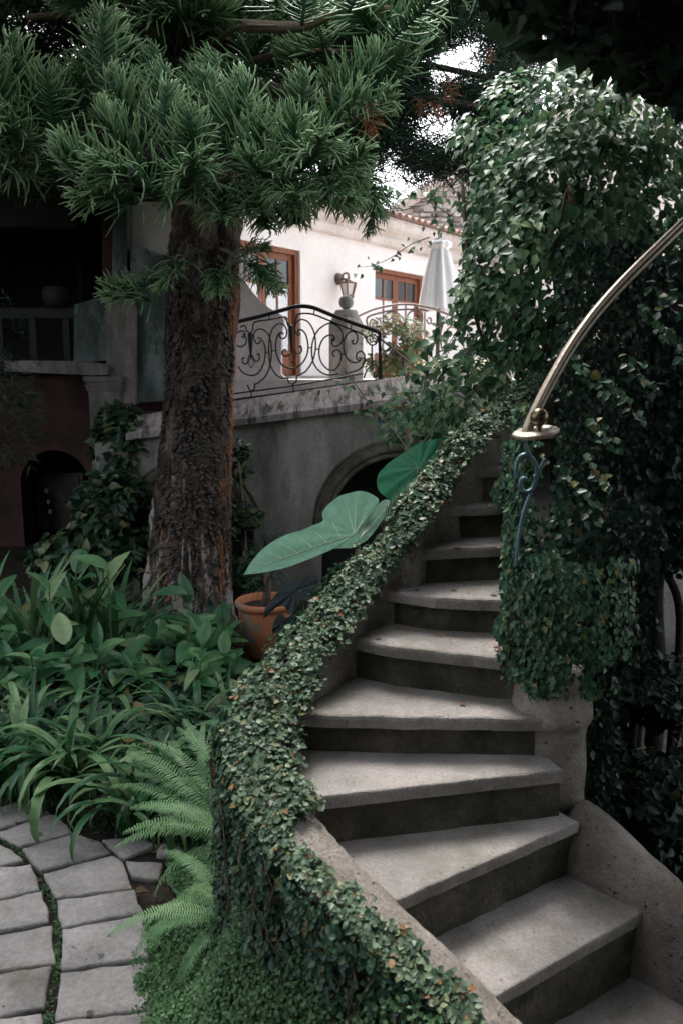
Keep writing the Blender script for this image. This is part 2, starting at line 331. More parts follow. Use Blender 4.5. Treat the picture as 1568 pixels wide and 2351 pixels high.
for i in range(-2,11):
    zt=ZT[i]; L,R=v2(Lp[i]),v2(Rp[i]); mids=[v2(atz(*m_,zt)) for m_ in MID.get(i,[])]
    front=[L]+mids+[R]
    if i>-2:
        bL,bR=v2(Lp[i-1]),v2(Rp[i-1]); bm=[v2(atz(*m_,ZT[i-1])) for m_ in MID.get(i-1,[])]
    else: bL,bR,bm=L+Vector((.2,.9)),R+Vector((.2,.9)),[]
    fd=(R-L).normalized(); back=Vector((-fd.y,fd.x))
    if back.y<0: back=-back
    bd=(bR-bL).normalized(); bb=Vector((-bd.y,bd.x)); 
    if bb.y<0: bb=-bb
    ex=.10 if i<7 else .012
    Lx=L-fd*ex; Rx=R+fd*(.04 if i<9 else .0)
    poly=[Lx]+front+[Rx]+[bR+bb*.09+bd*(.04 if i<9 else 0)]+[x+bb*.09 for x in bm[::-1]]+[bL+bb*.09-bd*(.1 if i<8 else .012)]
    m=MB(); th=.052 if i<8 else .045
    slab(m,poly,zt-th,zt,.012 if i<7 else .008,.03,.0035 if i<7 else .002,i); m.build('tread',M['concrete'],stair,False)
    zb=ZT.get(i+1,0)-.03 if i<10 else -.02
    fr=[x+back*(.035 if i<7 else .014) for x in [Lx]+front+[Rx]]
    poly=fr+[x+back*.075 for x in fr[::-1]]
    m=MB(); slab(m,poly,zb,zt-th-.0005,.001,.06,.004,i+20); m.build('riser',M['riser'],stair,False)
# kerb (stringer) that follows the left edge
OFF={-2:.08,-1:.09,0:.10,1:.11,2:.12,3:.12,4:.11,5:.10,6:.055,7:.012,8:.006,9:.006,10:.006}
keys=list(range(-2,11)); ctr=[]
inner=cat_rom([Vector((Lp[i].x,Lp[i].y,ZT[i]+OFF[i])) for i in keys]+[Vector((Lp[10].x+.2,Lp[10].y-.25,.02))],10)
def kerb_frame(s):                       # s in 0..len-1
    i=int(min(max(s,0),len(inner)-1.001)); f=s-i; p=inner[i].lerp(inner[i+1],f)
    a=inner[max(i-3,0)]; b=inner[min(i+4,len(inner)-1)]; t=Vector((b.x-a.x,b.y-a.y)).normalized()
    out=Vector((t.y,-t.x))              # going down the stair; the outer side is to the garden
    return p,t,out
p_,t_,o_=kerb_frame(40)
SGN=1 if (o_.x<0) else -1
KW=.215
def kerb_pt(s,c,z=None):                 # the kerb narrows towards the top
    p,t,o=kerb_frame(s); o=o*SGN; c=c*(.64+.36*min(1,max(0,(s-48)/30))) if c>0 else c; return Vector((p.x+o.x*c,p.y+o.y*c,p.z if z is None else z)),Vector((o.x,o.y,0))
m=MB(); vs=[]; ns=len(inner)*2-1
sec=[(-.0,None,-1.2),(-.0,None,-.5),(.0,None,-.2),(-.004,None,-.03),(.015,None,-.006),(.05,None,.004),(.13,None,.012),(KW-.05,None,.008),(KW-.015,None,-.008),(KW,None,-.04),(KW+.01,None,-.4),(KW+.02,None,-3)]
for k in range(ns):
    s=k/2
    for j,(c,_,dz) in enumerate(sec):
        q,o=kerb_pt(s,c); zz=max(q.z+dz,-.02)
        q.z=zz
        b=.012*nz(q,9)+.006*nz(q,30); up=6<=j<=8
        if s<80 and j in(2,3,4): b+=.022*(noise.noise(Vector((s*.33,1,2))))  # carved stone ends of the upper steps
        vs.append(q-o*b*(1 if j<9 else -1) + Vector((0,0,b*.5 if up else 0)))
K=len(sec); m.add(vs,[(k*K+j,k*K+j+1,(k+1)*K+j+1,(k+1)*K+j) for k in range(ns-1) for j in range(K-1)])
kerb=m.build('kerb_wall',M['curb'],stair,True)
# newel drum and right hand kerb
m=MB(); cx,cy=.862,3.10
prof=[(.15,0),(.148,.86),(.146,.95),(.150,1.0),(.150,1.005),(.160,1.015),(.166,1.04),(.163,1.075),(.155,1.12),(.146,1.16),(.138,1.2),(.13,1.225),(.12,1.245),(.09,1.26),(.04,1.268),(.005,1.27)]
nn=40
vs=[];
pr=[]
for a,b in zip(prof[:-1],prof[1:]):
    kk=max(1,int(abs(b[1]-a[1])/.05))
    pr+=[(a[0]+(b[0]-a[0])*q/kk,a[1]+(b[1]-a[1])*q/kk) for q in range(kk)]
pr.append(prof[-1])
for r,z in pr:
    for j in range(nn):
        a=2*PI*j/nn; q=Vector((math.cos(a)*r,math.sin(a)*r,z)); rr=r+.008*nz(q,11)+.004*nz(q,35)
        vs.append((cx+rr*math.cos(a),cy+rr*math.sin(a),z))
m.add(vs,[(i*nn+j,i*nn+(j+1)%nn,(i+1)*nn+(j+1)%nn,(i+1)*nn+j) for i in range(len(pr)-1) for j in range(nn)]); m.build('newel_drum',M['curb'],stair,True)
rk=cat_rom([Vector((.935,2.93,.73)),Vector((1.02,2.83,.69)),Vector((1.12,2.72,.62)),Vector((1.28,2.55,.51)),Vector((1.48,2.30,.37)),Vector((1.70,1.98,.25)),Vector((1.9,1.6,.10))],8)
m=MB(); vs=[]
sec2=[(-.13,-.9),(-.12,-.3),(-.105,-.14),(-.085,-.07),(-.05,-.03),(0,-.002),(.05,-.005),(.09,-.03),(.11,-.08),(.12,-.9)]
for k,p in enumerate(rk):
    a=rk[max(k-1,0)]; b=rk[min(k+1,len(rk)-1)]; t=Vector((b.x-a.x,b.y-a.y,0)).normalized(); o=Vector((-t.y,t.x,0))
    for c,dz in sec2:
        q=p+o*c+Vector((0,0,0)); q.z=max(p.z+dz,-.02); bb=.012*nz(q,8)+.006*nz(q,30); vs.append(q+Vector((0,0,bb))-o*bb*.5*(1 if c<0 else -1))
K2=len(sec2); m.add(vs,[(k*K2+j,k*K2+j+1,(k+1)*K2+j+1,(k+1)*K2+j) for k in range(len(rk)-1) for j in range(K2-1)]); m.add([vs[j] for j in range(K2)],[tuple(range(K2))])
m.build('kerb_wall',M['curbr'],stair,True)
# side wall to the right of the upper steps (under the ivy)
m=MB(); wpts=[(.93,3.3),(.84,3.45),(.86,3.85),(.95,4.3),(1.25,4.75),(1.6,5.2)]
w=cat_rom([Vector((x,y,0)) for x,y in wpts],4); side_path=list(w)
vs=[]
for k,p in enumerate(w):
    h=1.25+.9*k/(len(w)-1)+.15
    vs+=[(p.x,p.y,-.02),(p.x,p.y,h),(p.x+.2,p.y+.05,h),(p.x+.2,p.y+.05,-.02)]
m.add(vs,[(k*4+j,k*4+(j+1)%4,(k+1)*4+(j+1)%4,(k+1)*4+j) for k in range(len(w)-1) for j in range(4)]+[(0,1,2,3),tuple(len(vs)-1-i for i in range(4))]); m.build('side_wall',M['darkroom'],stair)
# ---------------------------------------------------------------- garden wall with arches and coping
YW=8.4
wall=thing('garden_wall','stained grey garden wall with blind arches below the sloping coping','wall',(-1,YW,0))
def wallz(x):                             # top of the render under the coping
    a=aty(319,1007,YW); b=aty(950,925,YW); return a.z+(x-a.x)*(b.z-a.z)/(b.x-a.x)
# arches: right one and the one behind the trunk
def arch_pt(c,a): return (c[0]+c[2]*math.cos(a),c[1]+c[2]*math.sin(a))
A1=aty(905,1180,YW); AR1=(A1.x+.05,A1.z-.12,.83)
A0=aty(440,1180,YW); AR0=(A0.x,A0.z-.15,.66)
def in_arch(x,z,g=0):
    for c in (AR1,AR0):
        if abs(x-c[0])<c[2]+g and (z<c[1] or (x-c[0])**2+(z-c[1])**2<(c[2]+g)**2): return True
    return False
# wall as panels between/around arches: left, between, right, spandrels following the arch curve
m=MB()
def panel(x0,x1,zlo):
    k=max(2,int((x1-x0)/.06)); 
    for i in range(k):
        a=x0+(x1-x0)*i/k; b=x0+(x1-x0)*(i+1)/k
        m.add([(a,YW,zlo(a)),(b,YW,zlo(b)),(b,YW,wallz(b)+.01),(a,YW,wallz(a)+.01),(a,YW+.3,zlo(a)),(b,YW+.3,zlo(b)),(b,YW+.3,wallz(b)),(a,YW+.3,wallz(a))],[(0,1,2,3),(5,4,7,6),(4,5,1,0)])
XL,XR=-2.6,3.2
panel(XL,AR0[0]-AR0[2],lambda x:-.02)
arcz=lambda c:(lambda x:c[1]+math.sqrt(max(0,c[2]**2-(x-c[0])**2)))
panel(AR0[0]-AR0[2],AR0[0]+AR0[2],arcz(AR0)); panel(AR0[0]+AR0[2],AR1[0]-AR1[2],lambda x:-.02)
panel(AR1[0]-AR1[2],AR1[0]+AR1[2],arcz(AR1)); panel(AR1[0]+AR1[2],XR,lambda x:-.02)
m.build('wall_face',M['gardenwall'],wall)
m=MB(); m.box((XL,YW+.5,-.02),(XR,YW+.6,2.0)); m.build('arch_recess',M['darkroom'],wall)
for c in (AR1,AR0):
    for r,th,out in ((0,.05,-.05),(-.07,.04,-.02),(.075,.02,-.025)):
        m=MB(); m.tube([(c[0]+(c[2]+r)*math.cos(a),YW+out+.03,c[1]+(c[2]+r)*math.sin(a)) for a in [PI*k/40 for k in range(41)]],th,8); m.build('arch_moulding',M['riser'],wall,True)
# coping
m=MB(); vs=[]; cu=[300,380,460,548,700,850,960,1100,1250]
def coping_v(u,a0,b0,a1,b1): return b0+(u-a0)*(b1-b0)/(a1-a0)
rows=[]
for u in np.linspace(290,1180,50):
    vb=coping_v(u,319,1007,950,925); vt=coping_v(u,313,946,875,868)
    f=aty(u,vb,YW-.10); g=Vector((f.x,f.y,f.z+.065)); 
    h=aty(u,vt+4,YW+.42)
    j=.006*nz(f,7); rows.append([Vector((f.x,YW+.1,f.z-.0)),f+Vector((0,j,-j)),g+Vector((0,j,j)),Vector((g.x,YW+.42,h.z)),Vector((g.x,YW+.75,h.z)),Vector((g.x,YW+.75,-.02))])
for r in rows: vs+=r
K3=6; m.add(vs,[(k*K3+j,(k+1)*K3+j,(k+1)*K3+j+1,k*K3+j+1) for k in range(len(rows)-1) for j in range(5)])
m.build('coping',M['coping'],wall,False)
# terrace floor
TZ=2.40
m=MB(); m.box((-1.9,YW+.9,1.9),(30,40,TZ-.05)); tag(m.build('terrace',M['pinkplaster']),kind='structure')
# ---------------------------------------------------------------- white house
FO=Vector((-.70,14.1,0)); FD=Vector((.6,.8,0)); FN=Vector((.8,-.6,0))
def fw(t,out,z): q=FO+FD*t+FN*out; return (q.x,q.y,z)
def f2(u,v,out=0):
    P=atpl(u,v,FO+FN*out,FN); return (P-FO).dot(FD),P.z
house=thing('white_house','white rendered house with brown french doors behind the terrace','house',tuple(FO))
D1=(-3.15,0.0,TZ,4.49); D2=(2.24,4.05,TZ,4.46)      # door openings t0,t1,z0,z1
ZC_=4.86; T0,T1=-3.3,6.9
m=MB(); th=-.35
for a,b,z0,z1 in ((T0,D1[0],TZ-.3,ZC_),(D1[0],D1[1],D1[3],ZC_),(D1[1],D2[0],TZ-.3,ZC_),(D2[0],D2[1],D2[3],ZC_),(D2[1],T1,TZ-.3,ZC_)):
    m.box((a,th,z0),(b,0,z1),lambda t,o,z:fw(t,o,z))
m.build('wall',M['white'],house)
m=MB(); m.box((T0,-1.6,TZ-.3),(T1,-1.5,ZC_),lambda t,o,z:fw(t,o,z)); m.build('back_wall',M['darkroom'],house)
def frbox(m,a,b): m.box(a,b,lambda t,o,z:fw(t,o,z))
def french_door(D,nleaf,label):
    t0,t1,z0,z1=D; fwid=.075
    d=MB()
    frbox(d,(t0,-.20,z0),(t0+fwid,-.05,z1)); frbox(d,(t1-fwid,-.20,z0),(t1,-.05,z1)); frbox(d,(t0+fwid,-.20,z1-fwid),(t1-fwid,-.05,z1))
    door=d.build('door',M['wood'],house); door['label']=label
    lw=(t1-t0-2*fwid)/nleaf
    for k in range(nleaf):
        a=t0+fwid+k*lw+.004; b=a+lw-.008; st=.085
        e=MB(); rows_=[z0+.42,z0+1.02,z0+1.50,z1-fwid-.10]
        frbox(e,(a,-.17,z0+.01),(a+st,-.12,z1-fwid-.004)); frbox(e,(b-st,-.17,z0+.01),(b,-.12,z1-fwid-.004))
        frbox(e,(a+st,-.168,z1-fwid-.10),(b-st,-.122,z1-fwid-.004)); frbox(e,(a+st,-.168,z0+.01),(b-st,-.122,z0+.42))
        mid=(a+b)/2; frbox(e,(mid-.018,-.165,z0+.42),(mid+.018,-.125,z1-fwid-.10))
        frbox(e,(a+st,-.166,z0+1.48),(b-st,-.124,z0+1.52))
        frbox(e,(a+st+.05,-.121,z0+.08),(b-st-.05,-.115,z0+.34))
        frbox(e,(a+st,-.166,z0+.94),(b-st,-.124,z0+.975))
        lf=e.build('door_leaf',M['wood'],door)
        # panes
        for za,zb in ((z0+.42,z0+.94),(z0+.975,z0+1.48),(z0+1.52,z1-fwid-.10)):
            for xa,xb in ((a+st,mid-.018),(mid+.018,b-st)):
                g=MB(); frbox(g,(xa,-.149,za),(xb,-.143,zb)); g.build('pane',M['glass'] if za>z0+1.5 else M['curtain'],door)
french_door(D1,4,'left brown french door with curtained panes'); french_door(D2,2,'right brown french door')
# cornice mouldings: segments with joints, then tile eave
for i in range(9):
    a=T0+i*(T1-T0)/9; b=a+(T1-T0)/9-.008
    m=MB(); prof_=[(0,0),(.06,.0),(.11,.03),(.13,.08),(.13,.14),(.10,.19),(.08,.20),(.09,.23),(.16,.27),(.22,.33),(.24,.38),(.24,.46),(0,.47)]
    vs=[fw(t,o,ZC_+z) for t in (a,b) for o,z in prof_]; kk=len(prof_)
    m.add(vs,[(j,j+1,kk+j+1,kk+j) for j in range(kk-1)]+[tuple(range(kk))[::-1],tuple(kk+j for j in range(kk))]); m.build('cornice',M['cornice'],house)
m=MB(); frbox(m,(T0,-2.5,ZC_+.47),(T1,.20,ZC_+.52)); m.build('roof_deck',M['cornice'],house)
k=0; t=T0
tile=MB()
nn=8
def tile_mesh(t):
    q=MB(); rings=[]
    for d,z in ((.33,.53),(-.4,.70),(-1.2,.89),(-2.0,1.08)):
        for r in (.085,.068):
            rings.append([fw(t+r*math.cos(PI*j/nn),d,ZC_+z+r*math.sin(PI*j/nn)) for j in range(nn+1)])
    vs=[v for r_ in rings for v in r_]; w_=nn+1; fs=[]
    for i in range(3):
        for s_ in (0,1):
            a=(2*i+s_)*w_; b=(2*i+2+s_)*w_
            fs+=[(a+j,a+j+1,b+j+1,b+j) for j in range(nn)]
    fs+=[(j,j+1,w_+j+1,w_+j) for j in range(nn)]
    q.add(vs,fs); return q
while t<T1-.1:
    tile_mesh(t).build('roof_tile',M['tile'],house,True); t+=.235
# threshold slab, low grey block, scroll-shaped pink wall in front of the left door
m=MB(); frbox(m,(-3.4,.02,TZ-.3),(.6,.5,TZ-.005)); m.build('threshold',M['pillar'],house)
# ---------------------------------------------------------------- scroll topped wall between fence and left door
c4=lambda x,y:((540+x/3.733)*.98,(540+y/3.733)*.98)
c5=lambda x,y:((780+x/3.733)*.98,(480+y/3.733)*.98)
pl=[(40,380),(120,420),(165,500),(215,560),(270,620),(330,670),(390,705),(450,740),(470,790),(450,900),(440,1250),(490,1310),(490,1420),(-60,1480),(-60,380)]
def traced_slab(name,pts,Y,thk,mat,parent=None,smooth=False):
    F=[aty(*p,Y) for p in pts]; k=len(F); mm=MB(); mm.add([tuple(p) for p in F]+[(p.x,p.y+thk,p.z) for p in F],[tuple(range(k)),tuple(range(2*k-1,k-1,-1))]+[(j,k+j,k+(j+1)%k,(j+1)%k) for j in range(k)]); return mm.build(name,mat,parent,smooth)
sw=traced_slab('scroll_wall',[c4(*p) for p in pl],9.6,.25,M['pinkplaster']); tag(sw,'pinkish wall with a concave scrolled top behind the black railing','wall')
# gate pillar with ball
PY=9.9
pc=aty(*c4(1000,800),PY); 
gp=thing('gate_pillar','square grey stone pillar capped by a round stone ball','pillar',(pc.x,PY,TZ-.35))
def rotbox(mb,cx,cy,hw,z0,z1,ang,hw2=None,bev=.0):
    hw2=hw if hw2 is None else hw2; ca,sa=math.cos(ang),math.sin(ang)
    def tr(x,y,z): return (cx+x*ca-y*sa,cy+x*sa+y*ca,z)
    b=[tr(x,y,z0) for x,y in((-hw,-hw),(hw,-hw),(hw,hw),(-hw,hw))]; t_=[tr(x,y,z1) for x,y in((-hw2,-hw2),(hw2,-hw2),(hw2,hw2),(-hw2,hw2))]
    mb.add(b+t_,[(3,2,1,0),(4,5,6,7)]+[(j,(j+1)%4,4+(j+1)%4,4+j) for j in range(4)])
pw=(aty(*c4(1165,800),PY).x-aty(*c4(860,800),PY).x)/2
hw=pw/1.40; gcx=aty(*c4(1012,800),PY).x; gcy=PY+.3; pa=math.radians(48)
zcap=aty(*c4(1000,800),PY).z; zc2=aty(*c4(1000,745),PY).z; zc3=aty(*c4(1000,708),PY).z
m=MB(); rotbox(m,gcx,gcy,hw,TZ-.5,zcap,pa); m.build('shaft',M['pillar'],gp)
m=MB(); rotbox(m,gcx,gcy,hw*.98,zcap,zc2,pa,hw*.80); m.build('cap',M['pillar'],gp)
R=(aty(*c4(1118,720),PY).x-aty(*c4(905,720),PY).x)/2
m=MB(); m.lathe([(R*.9,0),(R,.02),(R,.06),(R*.9,.09),(R*.3,.10)],(gcx,gcy,zc2-.002),28); m.build('cap_disc',M['pillar'],gp,True)
br=(aty(*c4(1063,647),PY).x-aty(*c4(932,647),PY).x)/2
m=MB(); m.lathe([(br*max(.02,math.sin(PI*k/16)),-br*math.cos(PI*k/16)) for k in range(17)],(gcx,gcy,zc2+.095+br),28); m.build('ball',M['pillar'],gp,True)
# ---------------------------------------------------------------- wrought iron railings
def rail_obj(name,parent,mat,curves,conv,Y,r,smooth=True,flat=None,n=5,sm=5):
    for q in curves:
        pts=[aty(*conv(*p),Y) for p in q]
        m_=MB(); m_.tube(cat_rom(pts,sm) if len(pts)>2 else pts,r,n,flat); m_.build(name,mat,parent,smooth)
YF=YW+.55
f1=thing('iron_railing','black wrought iron railing with scrolls standing on the garden wall coping','railing',tuple(aty(*c4(700,1400),YF)))
rail_obj('handrail',f1,M['iron'],[[(-90,835),(60,798),(230,758),(480,690),(560,668),(640,662),(720,674),(800,704),(900,745),(1100,820),(1295,885)]],c4,YF,.026,flat=(1.0,.9),n=8)
rail_obj('post',f1,M['iron'],[[(1300,885),(1312,1312)]],c4,YF,.024,n=4,smooth=False)
rail_obj('bottom_rail',f1,M['iron'],[[(-90,1500),(60,1478),(550,1413),(860,1368),(1308,1308)]],c4,YF,.019,n=4,smooth=False)
rail_obj('inner_rail',f1,M['iron'],[[(-60,1440),(500,1364),(870,1302),(1160,1250)],[(90,845),(130,830),(140,868),(165,890),(195,880),(212,802),(340,780),(478,755),(492,792),(520,822)],[(572,780),(590,738),(640,725),(730,735),(870,790),(1050,865),(1165,912),(1198,975)]],c4,YF,.010,n=5,sm=3)
SC=[[(258,955),(262,975),(240,990),(215,965),(205,920),(225,875),(275,860),(325,895),(350,950),(362,1040),(352,1160),(315,1265),(255,1325),(215,1345)],
[(238,948),(250,938),(272,945),(300,1000),(308,1070),(290,1170),(240,1250),(180,1268),(110,1240),(70,1190)],
[(440,900),(432,925),(455,945),(485,930),(495,880),(470,825),(420,815),(370,860),(345,940),(338,1040),(350,1170),(400,1260),(460,1290),(505,1290)],
[(468,905),(440,893),(410,930),(398,1020),(415,1110),(460,1180),(540,1205),(620,1170),(670,1090),(680,1000),(660,910),(625,870),(595,872),(592,900)],
[(612,895),(598,918),(570,885),(572,815),(620,778),(680,800),(725,870),(745,960),(742,1060),(715,1150),(660,1230),(580,1275)],
[(908,952),(903,925),(870,913),(820,940),(785,1000),(776,1080),(800,1160),(860,1218),(920,1212),(960,1150),(967,1080),(940,1043),(905,1055),(893,1085),(915,1105)],
[(890,940),(912,940),(905,965),(888,950),(895,1000),(930,1010),(970,980),(982,920),(960,860),(900,815),(850,815),(780,860),(735,930),(712,1030),(725,1150),(775,1225),(850,1262),(950,1250)],
[(1078,958),(1062,975),(1080,994),(1105,970),(1108,920),(1080,885),(1040,888),(1000,940),(988,1010),(1005,1090),(1050,1145),(1110,1152),(1138,1125),(1118,1108)],
[(1128,1140),(1102,1120),(1105,1075),(1140,1055),(1168,1085),(1172,1140),(1150,1190),(1100,1225),(1000,1248)],
[(1165,910),(1190,960),(1225,1000),(1270,990),(1288,940),(1250,905)],[(1250,1240),(1255,1285),(1288,1250),(1280,1190),(1240,1172),(1190,1225),(1165,1290)],[(1235,1010),(1236,1170)],
[(520,1080),(480,1100),(452,1070),(478,1040),(492,1058)],[(555,1020),(580,1075),(622,1060),(618,1012),(595,1020)],[(165,1090),(150,1160),(115,1160),(105,1122),(130,1112)],[(192,1090),(222,1145),(255,1125),(250,1078),(232,1085)],
[(495,790),(505,830),(535,848),(562,830),(572,780)],[(500,1288),(512,1325),(545,1342),(575,1318),(580,1275)],[(150,1350),(178,1400),(210,1385),(215,1345)],
[(100,925),(118,935),(132,905),(120,880),(85,880),(60,900)],[(60,1010),(100,1015),(135,990),(140,940),(110,900)]]
rail_obj('scroll',f1,M['iron'],SC,c4,YF,.0095,n=5,sm=4)
rail_obj('tie',f1,M['iron'],[[(340,738),(340,780)],[(737,690),(728,736)],[(1060,815),(1050,866)],[(550,1342),(550,1412)],[(184,1400),(185,1462)],[(308,1066),(340,1063)],[(362,1055),(398,1050)],[(680,1025),(712,1025)],[(745,1038),(778,1038)],[(966,1085),(1000,1078)],[(972,960),(992,958)]],c4,YF,.009,n=4)
for x0,y0,y1 in ((176,895,1120),(532,825,1075)):
    a=aty(*c4(x0,y0),YF); b=aty(*c4(x0+6,y1),YF); m=MB(); m.tube([a,a.lerp(b,.05),a.lerp(b,.4),a.lerp(b,.8),b],[.014,.033,.026,.014,.01],8); m.build('spindle',M['iron'],f1,True)
    c=aty(*c4(x0+8,y1-10),YF); d=aty(*c4(x0+9,y1+85),YF); e=c.lerp(d,.45)
    for sx in (-1,1):
        m=MB(); m.tube([c,e+Vector((sx*.034,0,0)),d],.007,4); m.build('diamond',M['iron'],f1)
YF2=11.2
f2_=thing('arched_railing','tan arched iron railing in front of the right french door','railing',tuple(aty(*c5(600,1200),YF2)))
rail_obj('handrail',f2_,M['irontan'],[[(215,975),(300,935),(400,900),(560,872),(700,873),(850,900),(950,937),(1080,990),(1220,1090)]],c5,YF2,.030,flat=(1,.55),n=8)
rail_obj('inner_rail',f2_,M['irontan'],[[(302,1060),(300,985),(420,942),(560,918),(750,915),(830,930)],[(1000,1000),(1100,1040),(1180,1100),(1230,1190)]],c5,YF2,.014,sm=3)
rail_obj('scroll',f2_,M['irontan'],[[(375,1040),(352,1035),(345,1065),(375,1080),(380,1035),(350,1000),(325,1020),(322,1080),(350,1150),(400,1200)],[(370,985),(410,1010),(430,1070),(440,1150),(430,1250)],
[(505,1070),(490,1040),(470,1060),(480,1100),(515,1105),(520,1050),(490,1030),(455,1060),(440,1010),(470,950),(540,940),(600,980),(630,1050),(640,1150)],[(455,1080),(470,1020),(520,990),(570,1020),(600,1090),(600,1170)],
[(740,1000),(715,990),(700,1010),(720,1030),(750,1020),(760,975),(720,930),(670,940),(640,1000),(655,1060),(640,1150)],[(770,940),(780,1000),(750,1060),(700,1040),(680,1100),(700,1170),(740,1120),(730,1090),(710,1100)],
[(815,1000),(830,1035),(855,1030),(850,990),(825,990)],[(910,1060),(900,1180),(860,1260)],[(1085,1145),(1065,1130),(1060,1160),(1090,1180),(1110,1130),(1080,1080),(1010,1075),(975,1150),(985,1240),(1010,1300)],[(1040,1010),(1100,1060),(1120,1160),(1150,1280)],[(955,1060),(935,1150),(950,1250),(1000,1320)]],c5,YF2,.012,sm=4)
rail_obj('baluster',f2_,M['irontan'],[[(800,935),(800,1200)],[(635,1060),(637,1240)],[(935,960),(945,1260)]],c5,YF2,.013,n=4)
YF3=9.3
f3=thing('sloping_handrail','rusty flat handrail sloping down from the end of the black railing','handrail',tuple(aty(*c5(622,1500),YF3)))
rail_obj('handrail',f3,M['irontan'],[[(415,1172),(745,1442)]],c5,YF3,.03,flat=(1,.45),n=6); rail_obj('post',f3,M['irontan'],[[(622,1340),(622,1530)]],c5,YF3,.024,n=6)
# ---------------------------------------------------------------- wall lantern
lan=thing('wall_lantern','bronze wall lantern hanging from a curled bracket on the white wall','lamp',fw(1.1,0,3.6))
def L4(x,y,out=.30): t_,z_=f2(*c4(x,y),out); return Vector(fw(t_,out,z_))
tb,zb=f2(*c4(940,425),.0)
m=MB(); m.tube([fw(tb,-.01,zb),fw(tb,.05,zb),fw(tb,.08,zb)],[.11,.10,.05],16); m.build('wall_rose',M['bronze'],lan,True)
m=MB(); m.tube(cat_rom([Vector(fw(tb,.05,zb)),Vector(fw(tb,.2,zb-.02)),L4(985,420),L4(985,385),L4(1012,372),L4(1032,388),L4(1032,425)],5),.02,7); m.build('bracket',M['bronze'],lan,True)
lc=L4(1030,430); lt=lc.z; lbz=L4(1030,590).z; k=.98; H=lt-lbz
def hexring(r,z,n=6): return [(lc.x+r*math.cos(2*PI*j/n+.4),lc.y+r*math.sin(2*PI*j/n+.4),z) for j in range(n)]
m=MB(); r6=[hexring(.03,lt),hexring(.06,lt-.05*H),hexring(.15,lt-.20*H),hexring(.165,lt-.16*H),hexring(.155,lt-.24*H)]; vs=sum(r6,[]); m.add(vs,[(i*6+j,i*6+(j+1)%6,(i+1)*6+(j+1)%6,(i+1)*6+j) for i in range(4) for j in range(6)]); m.build('lamp_hood',M['bronze'],lan)
m=MB(); r6=[hexring(.145,lt-.22*H),hexring(.09,lt-.85*H)]; vs=sum(r6,[]); m.add(vs,[(j,(j+1)%6,6+(j+1)%6,6+j) for j in range(6)]); m.build('lamp_glass',M['milk'],lan)
a6,b6=hexring(.15,lt-.2*H),hexring(.095,lt-.86*H)
for j in range(6):
    m=MB(); m.tube([a6[j],b6[j]],.014,5); m.build('lamp_bar',M['bronze'],lan)
m=MB(); m.lathe([(.10,0),(.105,-.03),(.05,-.10),(.012,-.17)],(lc.x,lc.y,lt-.85*H),6); m.build('lamp_base',M['bronze'],lan)
# ---------------------------------------------------------------- closed parasol
PYY=11.8
par=thing('closed_parasol','closed white parasol standing on the terrace beside the right door','parasol',tuple(aty(1010,880,PYY)))
top=aty(1012,545,PYY); w0=aty(985,620,PYY).x
def fold(u,v): return aty(u,v,PYY)
m=MB(); rr=[]; NN=48
prof=[(548,12),(556,24),(566,26),(572,17),(580,19),(620,27),(680,37),(712,41)]
vs=[]
for v_,hw_ in prof:
    c=aty(1009,v_,PYY); r=hw_*PYY/1829
    for j in range(NN):
        a=2*PI*j/NN; q=r*(1+.20*math.cos(8*a)*(1 if v_>575 else .3)+.05*math.sin(3*a)); vs.append((c.x+q*math.cos(a),c.y+q*math.sin(a),c.z))
m.add(vs,[(i*NN+(j+1)%NN,i*NN+j,(i+1)*NN+j,(i+1)*NN+(j+1)%NN) for i in range(len(prof)-1) for j in range(NN)]+[tuple(range(NN))[::-1]]); m.build('canopy',M['canvas'],par,True)
m=MB(); pt=aty(1009,545,PYY); m.tube([(pt.x,pt.y,pt.z+.06),(pt.x,pt.y,TZ-.05)],.03,10); m.build('pole',M['iron'],par,True)
m=MB(); pt=aty(1009,571,PYY); m.lathe([(.12,-.015),(.125,0),(.12,.015)],(pt.x,pt.y,pt.z),20); m.build('tie_band',M['canvas'],par,True)
